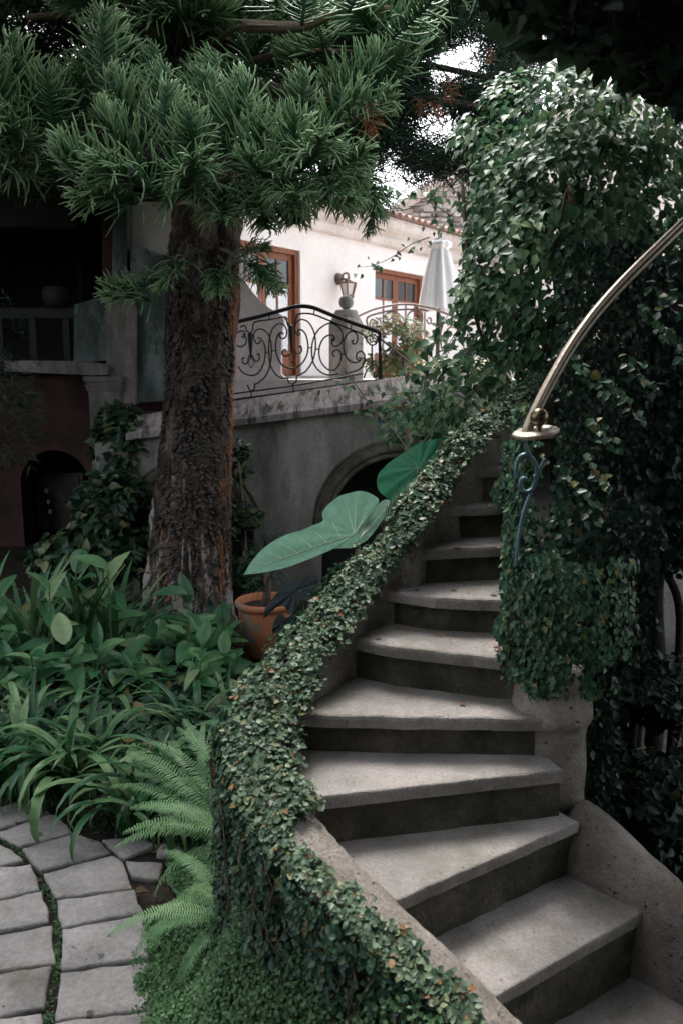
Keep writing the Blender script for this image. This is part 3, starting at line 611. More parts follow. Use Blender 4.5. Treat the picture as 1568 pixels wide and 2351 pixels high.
# ---------------------------------------------------------------- stone gable house behind
gab=thing('stone_house','rubble stone house with moulded gable rising behind the white house','house',(5.,19.5,TZ))
YG=19.4
m=MB(); gpts=[aty(u,v,YG+.05) for u,v in ((860,548),(880,500),(1010,405),(1120,330),(1400,200),(1700,330),(1700,900),(860,900))]
k=len(gpts); m.add([tuple(p) for p in gpts]+[(p.x,p.y+6,p.z) for p in gpts],[tuple(range(k))]+[(j,k+j,k+(j+1)%k,(j+1)%k) for j in range(k)]); m.build('wall',M['mortar'],gab)
v=520; row=0; ns_=0
def gab_top(u):
    P=[(860,548),(880,500),(1010,405),(1120,330),(1400,200)]
    for (a,b),(c,d) in zip(P[:-1],P[1:]):
        if a<=u<=c: return b+(u-a)*(d-b)/(c-a)
    return 330
blk=MB()
for row in range(36):
    v=350+row*11.5; u=858+random.uniform(-14,0)
    while u<1190:
        w_=random.uniform(14,30); ut=u+w_/2
        if v>gab_top(max(861,min(1390,ut)))+8:
            if random.random()<.72:
                a=aty(u+1,v+1,YG); b=aty(u+w_-1,v+10.3,YG); m=MB(); d=random.uniform(.0,.03)
                x0,x1,z0,z1=a.x,b.x,b.z,a.z; e=.012
                m.add([(x0,YG+.06,z0),(x1,YG+.06,z0),(x1,YG+.06,z1),(x0,YG+.06,z1),(x0+e,YG-d,z0+e),(x1-e,YG-d,z0+e*random.uniform(.5,2)),(x1-e,YG-d,z1-e),(x0+e*random.uniform(.5,2),YG-d,z1-e)],[(4,5,6,7),(0,1,5,4),(1,2,6,5),(2,3,7,6),(3,0,4,7)])
                if ns_<295: m.build('stone',M['rubble'],gab); ns_+=1
                else: blk.add(m.v,m.f)
        u+=w_
if blk.v: tag(blk.build('stone_courses',M['rubble'],gab),kind='stuff')
for dv,th_ in ((0,.10),(14,.06)):
    m=MB(); m.tube([aty(u,gab_top(u)+dv,YG-.12) for u in (861,880,1010,1120,1400)],th_,8); m.build('gable_moulding',M['cornice'],gab,True)
# ---------------------------------------------------------------- left building in the shade
lb=thing('shaded_house','dark shaded two storey house with balcony and arch behind the tree','house',(-4.5,9.5,0))
YL=9.4
tx=lambda x,y:(x/2.613*.98,(450+y/2.613)*.98)        # readings of the left crop
def tb_(name,pts,Y,thk,mat,lab=None):
    o=traced_slab(name,[tx(*p) for p in pts],Y,thk,mat,lb); 
    if lab: o['label']=lab
    return o
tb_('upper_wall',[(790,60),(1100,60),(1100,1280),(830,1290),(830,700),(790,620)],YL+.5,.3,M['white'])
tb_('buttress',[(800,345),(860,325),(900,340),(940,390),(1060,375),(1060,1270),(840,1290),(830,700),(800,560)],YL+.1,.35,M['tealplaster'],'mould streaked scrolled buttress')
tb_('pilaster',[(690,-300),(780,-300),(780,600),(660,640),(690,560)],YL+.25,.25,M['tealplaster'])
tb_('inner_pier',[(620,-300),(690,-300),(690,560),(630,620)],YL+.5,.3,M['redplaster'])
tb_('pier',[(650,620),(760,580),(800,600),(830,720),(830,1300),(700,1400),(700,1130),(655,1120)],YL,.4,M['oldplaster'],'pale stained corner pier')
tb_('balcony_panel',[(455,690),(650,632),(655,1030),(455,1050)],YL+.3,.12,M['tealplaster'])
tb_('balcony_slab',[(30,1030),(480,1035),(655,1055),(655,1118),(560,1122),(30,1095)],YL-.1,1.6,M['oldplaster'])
# column with moulded capital
cc0=aty(*tx(635,1250),YL-.1); hwc=(aty(*tx(735,1250),YL).x-aty(*tx(545,1250),YL).x)/2
m=MB(); rotbox(m,cc0.x,YL+.1,hwc,-.02,aty(*tx(640,1215),YL).z,.0,hwc*.97); m.build('column_shaft',M['oldplaster'],lb)
for za,zb,f in ((1215,1195,1.05),(1195,1180,1.13),(1180,1160,1.08),(1160,1128,1.2)):
    m=MB(); rotbox(m,cc0.x,YL+.1,hwc*f,aty(*tx(640,za),YL).z+.001,aty(*tx(640,zb),YL).z-.001,0,hwc*(f+.02)); m.build('capital',M['oldplaster'],lb)
# ground floor arch wall, set back
YA=11.2
acx=aty(*tx(340,1800),YA).x; acz=aty(*tx(340,1790),YA).z; ar=aty(*tx(550,1800),YA).x-acx
m=MB(); xa,xb=-9.,-2.2
for i in range(24):
    a0=PI-PI*i/24; a1=PI-PI*(i+1)/24; x0,x1=acx+ar*math.cos(a0),acx+ar*math.cos(a1)
    m.add([(x0,YA,acz+ar*math.sin(a0)),(x1,YA,acz+ar*math.sin(a1)),(x1,YA,2.4),(x0,YA,2.4),(x0,YA+.4,acz+ar*math.sin(a0)),(x1,YA+.4,acz+ar*math.sin(a1))],[(0,1,2,3),(4,5,1,0)])
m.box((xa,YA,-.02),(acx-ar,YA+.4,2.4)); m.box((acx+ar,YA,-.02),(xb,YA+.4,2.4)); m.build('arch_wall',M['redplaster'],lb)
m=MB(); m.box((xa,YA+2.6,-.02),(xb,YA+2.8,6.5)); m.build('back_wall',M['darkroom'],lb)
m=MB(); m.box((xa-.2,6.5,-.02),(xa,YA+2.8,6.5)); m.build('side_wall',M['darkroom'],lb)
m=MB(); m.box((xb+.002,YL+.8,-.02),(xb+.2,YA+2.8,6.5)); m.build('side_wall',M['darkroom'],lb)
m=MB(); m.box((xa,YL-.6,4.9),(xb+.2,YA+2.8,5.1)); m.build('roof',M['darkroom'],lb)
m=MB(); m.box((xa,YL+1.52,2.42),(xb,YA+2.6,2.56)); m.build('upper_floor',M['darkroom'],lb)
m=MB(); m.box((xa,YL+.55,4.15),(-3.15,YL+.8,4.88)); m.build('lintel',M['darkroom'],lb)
# furniture glimpsed in the arch, pot on the balcony
cb=thing('cabinet','dim wooden cabinet with drawers standing inside the dark arch','cabinet',(acx-.5,YA+1.3,0))
c0=acx-.75
m=MB(); m.box((c0,YA+1.2,0),(c0+.75,YA+1.7,.9)); m.build('carcass',M['oldplaster'],cb)
for q in range(4):
    m=MB(); m.box((c0+.04,YA+1.17,.08+q*.2),(c0+.71,YA+1.199,.25+q*.2)); m.build('drawer',M['oldplaster'],cb)
for k,(x,y,s) in enumerate(((287,1840,11),(297,1908,12),(308,1968,15))):
    p=aty(*tx(x,y),YA+.9); m=MB(); r=.05
    m.lathe([(.03,-.28),(.035,-.05),(.012,-.03),(.012,0)],tuple(p),8); cand=m.build('candle_stand',M['iron']); tag(cand,['tallest of three thin candle stands inside the dark arch','middle height candle stand inside the dark arch','lowest candle stand inside the dark arch, nearest the pier'][k],'candle stand','candle stands in the arch')
    m=MB(); m.lathe([(.03,0),(.032,.03),(.03,.065)],tuple(p),8); m.build('candle',M['white'],cand)
up=aty(*tx(355,700),YL+.4)
ur=thing('balcony_urn','dark round pot standing on the rail of the shaded balcony','pot',tuple(up))
m=MB(); m.lathe([(.10,-.02),(.16,.06),(.17,.16),(.14,.20),(.16,.22)],tuple(up),16); m.build('pot_body',M['darkwood'],ur,True)
ra=thing('balcony_rail','dark timber rail on posts along the shaded balcony','railing',(up.x-.6,YL+.4,2.56))
m=MB(); m.box((up.x-1.6,YL+.36,up.z-.14),(up.x+.42,YL+.46,up.z-.02)); m.build('handrail',M['darkwood'],ra)
for q in range(5):
    x=up.x+.05-q*.4; m=MB(); m.box((x,YL+.38,2.5),(x+.08,YL+.44,up.z-.142)); m.build('post',M['darkwood'],ra)
# ================================================================ PLANTS
# ---------------------------------------------------------------- big conifer
TB=Vector((-1.50,7.65,0))
tree=thing('conifer_tree','tall conifer with flaking orange streaked bark and drooping corded foliage','tree',tuple(TB))
TC=[(430,1470,118),(428,1420,112),(432,1350,104),(438,1250,96),(442,1150,90),(448,1050,84),(455,950,80),(460,850,79),(463,750,79),(466,650,80),(470,560,80),(474,480,74),(476,380,66),(474,250,58),(466,100,52),(462,-80,48),(458,-300,44),(455,-500,40)]
cl=[]
for u,v,hw_ in TC:
    p=aty(u,v,7.65); cl.append((p,hw_*7.5/1829*.955))
pts=cat_rom([c[0] for c in cl],14); rad=cat_rom([Vector((c[1],0,0)) for c in cl],14)
m=MB(); vs=[]; NT=110
zs=[p.z for p in pts]
for k,p in enumerate(pts):
    for j in range(NT):
        a=2*PI*j/NT; r=rad[k].x; q=Vector((math.cos(a)*3.2,math.sin(a)*3.2,p.z*1.5))
        d=.045*noise.noise(q)+.03*noise.noise(q*2.6)+.022*abs(noise.noise(q*6))+.02*noise.noise(q*14)
        if p.z<.9: d+=.07*(.9-p.z)*max(0,math.cos(a*5+1))
        d-=.03*max(0,1-abs(((a-4.25)+PI)%(2*PI)-PI)/.12)*(1 if p.z<1.6 else 0)
        rr=r+d*.8; vs.append((p.x+rr*math.cos(a),p.y+rr*math.sin(a),p.z))
m.add(vs,[(k*NT+j,k*NT+(j+1)%NT,(k+1)*NT+(j+1)%NT,(k+1)*NT+j) for k in range(len(pts)-1) for j in range(NT)]); m.build('trunk',M['bark'],tree,True)
def trunk_at(z):
    for k in range(len(pts)-1):
        if pts[k].z<=z<=pts[k+1].z: return pts[k],rad[k].x
    return (pts[0],rad[0].x) if z<pts[0].z else (pts[-1],rad[-1].x)
# fibre flakes down the right edge and along seams
fl=MB()
def flake(z,ang,ln,w):
    p,r=trunk_at(z); out=Vector((math.cos(ang),math.sin(ang),0)); tan=Vector((-out.y,out.x,0))
    b=p+out*(r+.005); b.z=z; l=random.uniform(.01,.035)
    a0=b-tan*w; a1=b+tan*w; c0=b+out*l+Vector((0,0,-ln*.5)); t_=b+out*l*.6+Vector((0,0,-ln))+tan*random.uniform(-w,w)
    fl.add([a0,a1,c0+tan*w*.8,c0-tan*w*.8,t_,b+out*.0+Vector((0,0,.02))],[(0,1,2,3),(3,2,4),(0,5,1)])
for k in range(1500):
    z=random.uniform(.1,3.5); w=random.random()
    if w<.80: ang=math.radians(random.gauss(-9,9))
    elif w<.86: ang=math.radians(random.gauss(-108,3)+(-14 if z<1.2 else 0)); z=random.uniform(.1,1.5)
    else: ang=math.radians(random.gauss(-32,3)); z=random.uniform(.3,1.5)
    if z<1.0 and w<.8 and random.random()<.6: continue
    if nz((ang,z,1),2.2)<-.12: continue
    flake(z,ang,random.uniform(.04,.16),random.uniform(.002,.007))
tag(fl.build('bark_fibres',M['fibre'],tree),kind='stuff')
fl=MB()
for k in range(2600):
    flake(random.uniform(0,3.6),random.uniform(-PI*.98,.05),random.uniform(.02,.05),random.uniform(.008,.022))
tag(fl.build('bark_flakes',M['barkflake'],tree),kind='stuff')
# foliage sprays
def spray_mesh(name,seed,droop,mat,L=.42,nc=72,thick=1.0):
    rg=random.Random(seed); mb_=MB(); axis=[]
    for k in range(9):
        f=k/8; axis.append(Vector((0.02*math.sin(f*3+seed),L*f,.16*L*f*f*(1.6-droop)+ .02*math.sin(f*5))))
    mb_.tube(axis,[.012-.007*k/8 for k in range(9)],5); var=[0.]*45
    for c in range(nc):
        f=(c+.5)/nc; f=f**.85; i=min(7,int(f*8)); g=f*8-i; o=axis[i].lerp(axis[i+1],g); t=(axis[i+1]-axis[i]).normalized()
        side=1 if c%2 else -1; ln=(.30*(1-.66*f**2.0))*rg.uniform(.8,1.15); el=rg.uniform(-.15,.75)
        if rg.random()<.25: el=rg.uniform(.6,1.35)
        out=Vector((side*math.cos(el),0,math.sin(el))); d=(out*(1-.35*f)+t*(.12+.45*f)).normalized()
        pts_=[o.copy()]; p=o.copy(); dd=d.copy(); n=5; bd=Vector((rg.gauss(0,.16),rg.gauss(0,.12),rg.gauss(.05,.16)))
        for k in range(n):
            p=p+dd*ln/n; pts_.append(p.copy()); up=.20*(1-droop)*(1.2 if f>.6 else .5); dd=(dd+Vector((rg.uniform(-.18,.18)-side*.06,rg.uniform(-.15,.15)+.14,rg.uniform(-.12,.12)+up*1.2-droop*.55))+bd).normalized()
        rr=.0062*thick*rg.uniform(.8,1.15); mb_.tube(pts_,[rr*1.05,rr*1.1,rr*1.1,rr,rr*.85,rr*.35],4); vv=rg.uniform(-.15,.2); var+=[min(1,max(0,.1+.16*q_+.30*f+vv)) for q_ in range(6) for _ in range(4)]
    me=bpy.data.meshes.new(name); me.from_pydata([tuple(v) for v in mb_.v],[],mb_.f); me.update(); me.attributes.new('var','FLOAT','POINT').data.foreach_set('value',var); me.polygons.foreach_set('use_smooth',[True]*len(me.polygons)); me.materials.append(mat); return me
SPR=[spray_mesh('spray',s,d,M['needle']) for s,d in ((1,.0),(2,.12),(3,.30),(4,.55),(5,.05))]
DEAD=spray_mesh('dead_spray',9,.95,M['dead'],.42,18,.8)
def place_spray(P,dirv,roll,sc,me,name='spray'):
    o=bpy.data.objects.new(name,me); COL.objects.link(o); y=Vector(dirv).normalized(); up=Vector((0,0,1))
    x=y.cross(up); x=x.normalized() if x.length>1e-3 else Vector((1,0,0)); z=x.cross(y)
    Mx=Matrix((x,y,z)).transposed().to_4x4() @ Matrix.Rotation(roll,4,'Y'); Mx=Matrix.Translation(Vector(P)-TB)@Mx@Matrix.Scale(sc,4)
    o.parent=tree; o.matrix_local=Mx; return o
boughs=[]
def bough(z0,P,r=.035,sag=.15):
    p,rr=trunk_at(z0); P=Vector(P); a=p.copy(); a.z=z0; mid=a.lerp(P,.55)+Vector((0,0,sag)); c=cat_rom([a,a.lerp(mid,.5)+Vector((0,0,sag*.4)),mid,P],6)
    m_=MB(); m_.tube(c,[r*(1-.75*k/(len(c)-1)) for k in range(len(c))],7); m_.build('bough',M['twig'],tree,True); return c
GAPS=[(310,100,26,34),(492,92,18,22),(610,280,34,26),(30,40,38,22),(185,150,36,45),(1000,285,60,42),(1060,120,60,50),(1010,160,30,50),(900,400,60,26),(150,90,18,14),(1110,60,30,25)]
def in_gap(u,v,g=0.): return any(((u-a)/(c+g))**2+((v-b)/(d+g))**2<1 for a,b,c,d in GAPS)
# hero sprays: base u,v, depth Y, dir, scale, kind
HERO=[(250,215,6.3,(-.1,-.3,1),1.25,0),(235,170,6.6,(.2,-.3,.9),1.0,0),(345,215,6.7,(.25,-.2,.8),.8,4),(330,335,6.2,(-.5,-.4,.75),1.15,1),(360,300,6.4,(.35,-.4,.8),1.0,0),(490,270,6.5,(.2,-.3,1),1.0,0),
(520,360,6.2,(.45,-.4,.8),1.25,1),(500,330,6.4,(-.2,-.4,.9),1.1,4),(400,385,6.1,(-.1,-.5,.85),1.2,0),(330,400,6.1,(-.6,-.5,.6),1.15,1),(290,455,6.0,(-.8,-.45,.45),1.3,2),(240,455,6.0,(-.7,-.5,.5),1.0,2),(360,460,5.95,(-.35,-.6,.1),1.35,3),(420,450,6.0,(.25,-.6,.1),1.2,3),(310,470,6.0,(-.5,-.6,-.1),1.1,3),
(440,410,6.1,(.1,-.6,.5),1.1,2),(80,260,6.6,(-.3,-.4,.8),1.2,0),(30,300,6.6,(-.3,-.4,.8),1.3,1),(120,330,6.7,(.1,-.4,.5),1.2,2),(60,350,6.7,(-.1,-.5,.1),1.2,3),(10,380,6.8,(-.2,-.5,-.2),1.2,3),(180,300,6.9,(.2,-.3,.7),1.1,4),
(640,420,6.1,(.2,-.5,.4),1.2,2),(680,400,6.0,(.3,-.7,.05),1.3,3),(720,410,6.1,(.6,-.5,.1),1.15,3),(640,440,6.1,(.2,-.6,-.25),1.1,3),(700,430,6.1,(.5,-.4,-.3),1.1,3),(600,400,6.3,(-.1,-.4,.5),1.1,2),(590,330,6.4,(.5,-.3,.6),1.0,1),(740,330,6.3,(.6,-.4,.5),1.1,2),(800,300,6.4,(.5,-.5,.2),1.1,3),(690,310,6.5,(.2,-.4,.8),1.0,4),(780,250,6.5,(.6,-.4,.5),1.1,1),(850,210,6.6,(.5,-.4,.4),1.0,2),
(600,440,6.5,(.1,-.3,-.6),.9,3),(740,410,6.6,(.3,-.2,-.6),.9,3),(830,400,6.8,(.3,-.1,-.9),.9,3),(870,440,6.9,(-.1,0,-1),.8,3),(800,30,6.0,(.3,-.4,.3),1.1,2),(700,60,6.1,(.0,-.4,.5),1.1,1),(640,30,6.3,(-.2,-.4,.4),1.1,2),(900,90,6.2,(.4,-.4,.2),1.1,2),(950,160,6.5,(.4,-.3,.1),1.0,3),(920,190,6.6,(.2,-.4,.4),1.0,1),(980,210,6.8,(.4,-.2,0),1.0,2),
(560,600,7.0,(.3,-.3,-.4),.95,3),(570,610,7.0,(.5,-.1,-.5),.85,3),(550,590,7.0,(.4,-.4,.0),.8,3),(350,690,7.0,(-.75,-.3,-.05),.95,3),(330,680,7.0,(-.8,-.2,.1),.8,2),(380,650,7.1,(-.6,-.4,-.2),.8,3),(430,600,7.0,(-.3,-.4,-.5),.9,3),(500,620,7.0,(.1,-.5,-.6),.8,3),
(620,450,6.6,(.3,-.3,-.3),1.0,3),(660,440,6.7,(.1,-.3,-.4),1.0,3),(700,430,6.7,(.3,-.3,-.3),1.0,3),(580,430,6.6,(-.1,-.4,-.4),1.0,3),(740,400,6.5,(.4,-.4,-.2),1.0,3),(770,400,6.8,(.3,-.3,-.5),.9,3),(850,370,7.0,(.2,-.1,-.9),1.0,3),(800,380,7.0,(.1,-.1,-.8),.9,3),(500,430,6.5,(.1,-.4,-.4),1.2,3),(540,450,6.5,(.3,-.4,-.3),1.1,3),(460,420,6.4,(-.1,-.5,-.3),1.2,3),(640,440,6.1,(-.3,-.6,.1),1.1,2),(560,400,6.3,(.2,-.5,.2),1.2,2)]
for u,v,Y,d,s,k in HERO:
    if in_gap(u+d[0]*60,v-d[2]*60,22): continue
    P=aty(u,v,Y); place_spray(P,d,random.uniform(-.3,.3),s,SPR[k])
for u,v,Y in ((400,470,6.2),(330,330,6.4),(60,300,6.8),(680,400,6.3),(720,330,6.5),(250,200,6.7),(500,330,6.5),(640,60,6.4),(900,120,6.6),(860,250,6.9),(560,600,7.1),(350,670,7.1),(980,240,7.2)):
    P=aty(u,v,Y); bough(min(5.6,max(2.9,P.z+random.uniform(.0,.35))),P,.035,.12)
for u0,v0,u1,v1,Y in ((560,190,1180,262,7.0),(600,120,1130,180,7.4),(380,60,60,40,7.0),(560,60,900,20,6.6)):
    a=aty(u0,v0,Y+.3); b=aty(u1,v1,Y); m=MB(); c=cat_rom([a,a.lerp(b,.4)+Vector((0,0,-.05)),a.lerp(b,.7)+Vector((0,0,.04)),b],6); m.tube(c,[.05-.03*k/(len(c)-1) for k in range(len(c))],7); m.build('bough',M['twig'],tree,True)
cnt=0; tries=0
while cnt<215 and tries<5000:
    tries+=1; u=random.uniform(-60,1150); v=random.uniform(-120,430)
    lim=470 if u<160 else (330 if u<560 else (470 if u<820 else 440-.3*(u-820)))
    if v>lim or in_gap(u,v-20,62): continue
    if u>830 and random.random()<.45: continue
    Y=random.uniform(6.9,9.2); P=aty(u,v,Y); th_=random.uniform(-PI,PI)
    place_spray(P,(math.cos(th_),-abs(math.sin(th_))*.7,random.uniform(-.5,.6)),random.uniform(-.6,.6),random.uniform(.9,1.5),SPR[random.choice((1,2,3,3,2))]); cnt+=1
for u,v,Y,s in ((850,235,6.2,.95),(838,262,6.2,.8),(1030,180,6.6,.75),(985,235,6.7,.9),(960,225,6.7,.6),(1128,110,6.6,.5),(765,400,6.3,.6),(1000,240,6.8,.6),(740,350,6.4,.5)):
    o=place_spray(aty(u,v,Y),(random.uniform(-.4,.4),-.3,-.9),random.uniform(-1,1),s*.62,DEAD,'dead_spray')
# darker mass of cords further back in the same crown and above the picture
def cordmass(n,ulo,uhi,vlo,vhi,Y0,Y1,size,gapf=24):
    P=[];D=[];c=0
    lim_=lambda u:430 if u<160 else (300 if u<400 else (440 if u<820 else 500-.35*(u-820)))
    while c<n:
        u=random.uniform(ulo,uhi); v=random.uniform(vlo,vhi)
        if in_gap(u,v,gapf): continue
        if v>lim_(u): continue
        if u>820 and noise.noise(Vector((u*.012,v*.016,Y0)))<-.12: continue
        p=aty(u,v,random.uniform(Y0,Y1))
        for q in range(26):
            P.append(p+Vector((random.gauss(0,.10),random.gauss(0,.10),random.gauss(0,.07)))); a=random.uniform(-PI,PI); D.append((math.cos(a),math.sin(a),random.uniform(-1.1,.5)))
        c+=1
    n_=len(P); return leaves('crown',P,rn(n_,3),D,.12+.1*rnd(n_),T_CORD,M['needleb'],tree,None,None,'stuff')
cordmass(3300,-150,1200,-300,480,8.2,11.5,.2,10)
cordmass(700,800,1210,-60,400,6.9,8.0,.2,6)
# the part of the crown above the frame shades the garden
P=[];D=[]
for k in range(2200):
    a=random.uniform(0,2*PI); r=math.sqrt(random.random())*4.0; x=TB.x-2.0+r*math.cos(a)*1.0; y=TB.y-1.6+r*math.sin(a)*1.1; z=random.uniform(5.9,8.0)-.25*r
    if x>-.9+.1*y*0: continue
    for q in range(20): P.append((x+random.gauss(0,.12),y+random.gauss(0,.12),z+random.gauss(0,.08))); b=random.uniform(-PI,PI); D.append((math.cos(b),math.sin(b),random.uniform(-.8,.5)))
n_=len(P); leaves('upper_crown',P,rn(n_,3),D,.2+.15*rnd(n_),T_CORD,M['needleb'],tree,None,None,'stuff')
# ---------------------------------------------------------------- creeping fig over the kerb
fig=thing('creeping_fig','creeping fig with small green and orange leaves smothering the stair kerb','climbing plant',(.0,3.2,0))
def fig_on_kerb():
    P=[];Nn=[];D=[];S=[];V=[]
    NS=len(inner)-1
    for k in range(30000):                          # upper run: over the top and down both sides
        s=random.uniform(0,92); q0,o=kerb_pt(s,0); q0,t,_=kerb_frame(s)
        per=random.random(); bul=.035+.02*noise.noise(Vector((s*.5,2,1)))
        edge=.0+.05*noise.noise(Vector((s*.45,7,3)))
        fade=1 if s<82 else max(0,(92-s)/10)
        c=random.uniform(.012+edge,KW+.03)
        if s<6: c=random.uniform(-.02,KW+.08)
        if noise.noise(Vector((s*.55,c*22,4)))<-.42: continue
        cc_=(c-(KW/2))/(KW/2+.06); hgt=bul*math.sqrt(max(0,1-min(1,cc_*cc_)))
        p,oo=kerb_pt(s,c); drop=0
        if c>KW: drop=random.random()*.2
        if c<.05 and random.random()<.4: drop=random.random()*.06*(1+noise.noise(Vector((s*.9,4,4))))
        j=random.gauss(0,.010); x=Vector((p.x+random.gauss(0,.008),p.y+random.gauss(0,.008),p.z+hgt+j-drop+.008))
        if c<.05 and drop: x-=oo*(c+random.uniform(.0,.02))
        nrm=Vector((oo.x*cc_*.9,oo.y*cc_*.9,1))+Vector((random.gauss(0,.45),random.gauss(0,.45),0))+Vector((0,-.35,0))
        P.append(x);Nn.append(nrm);D.append((random.gauss(0,1),random.gauss(-.4,1),random.gauss(-.3,.7)));S.append(random.choice((.011,.016,.02,.024,.03))*random.uniform(.8,1.2)*(1.0 if s<70 else 1.1));V.append(random.random()**(1.2 if s<70 else 1.0))
    leaves('leaves_on_top',P,Nn,D,S,T_IVY,M['ivy'],fig,var=np.array(V))
    P=[];Nn=[];D=[];S=[];V=[]
    for k in range(44000):                          # outer face
        s=random.uniform(20,NS)**1; q,o=kerb_pt(s,KW)
        top=q.z+ (.03 if s<92 else .02); zz=top-(top+.02)*random.random()**(1.1)
        cl_=.05*noise.noise(Vector((s*.28,zz*3.2,1)))+.03*noise.noise(Vector((s*.8,zz*9,5)))
        base=.03+(.02 if s>60 else 0)+1.25*cl_*(1 if s>60 else .5)+random.gauss(0,.012)+ (.10 if s>60 else 0)*max(0,1-zz/.45)**2
        x=Vector((q.x+o.x*base,q.y+o.y*base,zz)); 
        nrm=Vector((o.x,o.y,.55))+Vector((random.gauss(0,.38),random.gauss(0,.38),random.gauss(0,.3)))
        P.append(x);Nn.append(nrm);D.append((random.gauss(0,.7),random.gauss(0,.7),-1));S.append(random.uniform(.016,.032));V.append(random.random()**1.25)
    leaves('leaves_on_face',P,Nn,D,S,T_IVY,M['ivydark'],fig,var=np.array(V))
    P=[];Nn=[];D=[];S=[];V=[]
    for k in range(11000):                          # patches creeping over the outer edge of the bare kerb
        s=random.uniform(78,NS); reach=.115+.10*noise.noise(Vector((s*.22,3,9)))+.07*noise.noise(Vector((s*.7,1,9)))
        if s<92: reach=.2+.02*(92-s)*.5
        c=KW+.04-random.random()*max(.03,reach); p,oo=kerb_pt(s,c)
        x=p+Vector((0,0,.008+abs(random.gauss(0,.016)))); P.append(x); Nn.append((oo.x*.3+random.gauss(0,.4),oo.y*.3+random.gauss(0,.4)-.2,1)); D.append((random.gauss(0,1),random.gauss(-.3,1),-.2)); S.append(random.uniform(.016,.030)); V.append(random.random())
    leaves('leaves_on_edge',P,Nn,D,S,T_IVY,M['ivy'],fig,var=np.array(V))
    for k in range(90):
        s=random.uniform(30,118); q,o=kerb_pt(s,KW); pts_=[]; z=q.z+.02
        for j in range(7): pts_.append(Vector((q.x+o.x*(.075+.02*random.random()),q.y+o.y*(.075+.02*random.random()),z))); z-=random.uniform(.03,.09); s+=random.uniform(-.8,.8); q,o=kerb_pt(s,KW)
        m_=MB(); m_.tube(pts_,.002,4); m_.build('runner',M['twig'],fig)
    for u,v,h,Yv in ((592,1262+40,.2,4.6),(510,0,0,0)):
        pass
fig_on_kerb()
# upright orange tinted shoots on the kerb
for u,v,L in ((797,1290,.16),(690,1400,.10),(640,1445,.09),(596,1560,.10),(880,1190,.07)):
    best=min(range(len(inner)),key=lambda i:(inner[i]-aty(u,v,inner[i].y)).length); q,o=kerb_pt(best,KW*.7)
    P=[];Nn=[];D=[]
    m_=MB(); pp=[q+Vector((.01*math.sin(k),.0,L*k/6)) for k in range(7)]; m_.tube(pp,.0018,4); m_.build('shoot_stem',M['rosewood'],fig)
    for k in range(26): f=random.random(); P.append(q+Vector((random.gauss(0,.006),random.gauss(0,.006),L*f+.01))); Nn.append(rn(3)+np.array((0,-1,.5))); D.append(rn(3)+np.array((0,0,.6)))
    leaves('shoot_leaves',P,Nn,D,.014+.01*rnd(26),T_IVY,M['ivy'],fig,var=.3+.68*rnd(26))
# ---------------------------------------------------------------- ivy on the right wall and newel
ivy=thing('wall_ivy','dark rounded ivy hanging over the wall right of the steps','climbing plant',(1.0,3.2,0))
P=[];Nn=[];D=[];S=[];V=[]
def addleaf(p,n_,d,s,v): P.append(p);Nn.append(n_);D.append(d);S.append(s);V.append(v)
# leading edge column: u 1150..1200, v 1000..1560 ; curtain to the right
for k in range(9000):
    v=random.uniform(1010,1600); f=(v-1010)/590
    ul=1158+14*math.sin(v*.021)+10*math.sin(v*.06)+(0 if v<1480 else (v-1480)*.35)
    if v>1280: uw=lambda:ul+abs(random.gauss(0,1))*70
    else: uw=lambda:ul+abs(random.gauss(0,1))*26
    if v>1480 and random.random()<.35: continue
    u=uw(); 
    if u>1400: continue
    Y=3.0+ (1600-v)/590*1.05*.75+random.gauss(0,.03)-.06*(u-ul)/100
    if v>1300 and u>1230: Y=3.02+random.gauss(0,.04)
    addleaf(aty(u,v,Y),Vector((-.35+random.gauss(0,.4),-1,.35+random.gauss(0,.4))),(random.gauss(0,.6),random.gauss(0,.3),-1),random.uniform(.018,.034),random.random())
leaves('leaves',P,Nn,D,S,T_IVY,M['ivydark'],ivy,var=np.array(V))
P=[];Nn=[];D=[];S=[];V=[]
# dense shaded mass: fills (1190..1700, 600..1900)
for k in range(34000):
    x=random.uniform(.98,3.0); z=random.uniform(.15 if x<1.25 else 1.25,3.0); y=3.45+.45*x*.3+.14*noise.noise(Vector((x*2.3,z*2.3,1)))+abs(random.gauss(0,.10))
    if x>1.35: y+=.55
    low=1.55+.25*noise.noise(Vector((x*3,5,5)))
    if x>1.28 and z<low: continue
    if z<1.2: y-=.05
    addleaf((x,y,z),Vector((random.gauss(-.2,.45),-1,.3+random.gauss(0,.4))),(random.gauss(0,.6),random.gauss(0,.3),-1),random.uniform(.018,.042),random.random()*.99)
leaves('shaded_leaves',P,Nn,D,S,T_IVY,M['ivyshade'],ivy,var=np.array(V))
P=[];Nn=[];D=[];S=[];V=[]
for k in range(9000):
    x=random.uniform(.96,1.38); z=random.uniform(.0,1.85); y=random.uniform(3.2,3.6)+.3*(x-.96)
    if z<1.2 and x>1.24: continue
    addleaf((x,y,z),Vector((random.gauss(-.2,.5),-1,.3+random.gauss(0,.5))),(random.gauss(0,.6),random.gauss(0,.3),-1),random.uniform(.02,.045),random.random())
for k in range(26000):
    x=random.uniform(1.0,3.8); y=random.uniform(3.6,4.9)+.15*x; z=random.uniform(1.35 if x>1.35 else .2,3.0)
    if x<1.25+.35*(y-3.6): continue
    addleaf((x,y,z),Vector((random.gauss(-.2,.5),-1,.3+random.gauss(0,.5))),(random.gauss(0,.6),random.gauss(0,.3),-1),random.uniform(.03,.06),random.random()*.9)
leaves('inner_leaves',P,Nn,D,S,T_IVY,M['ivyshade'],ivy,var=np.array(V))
P=[];Nn=[];D=[];S=[];V=[]
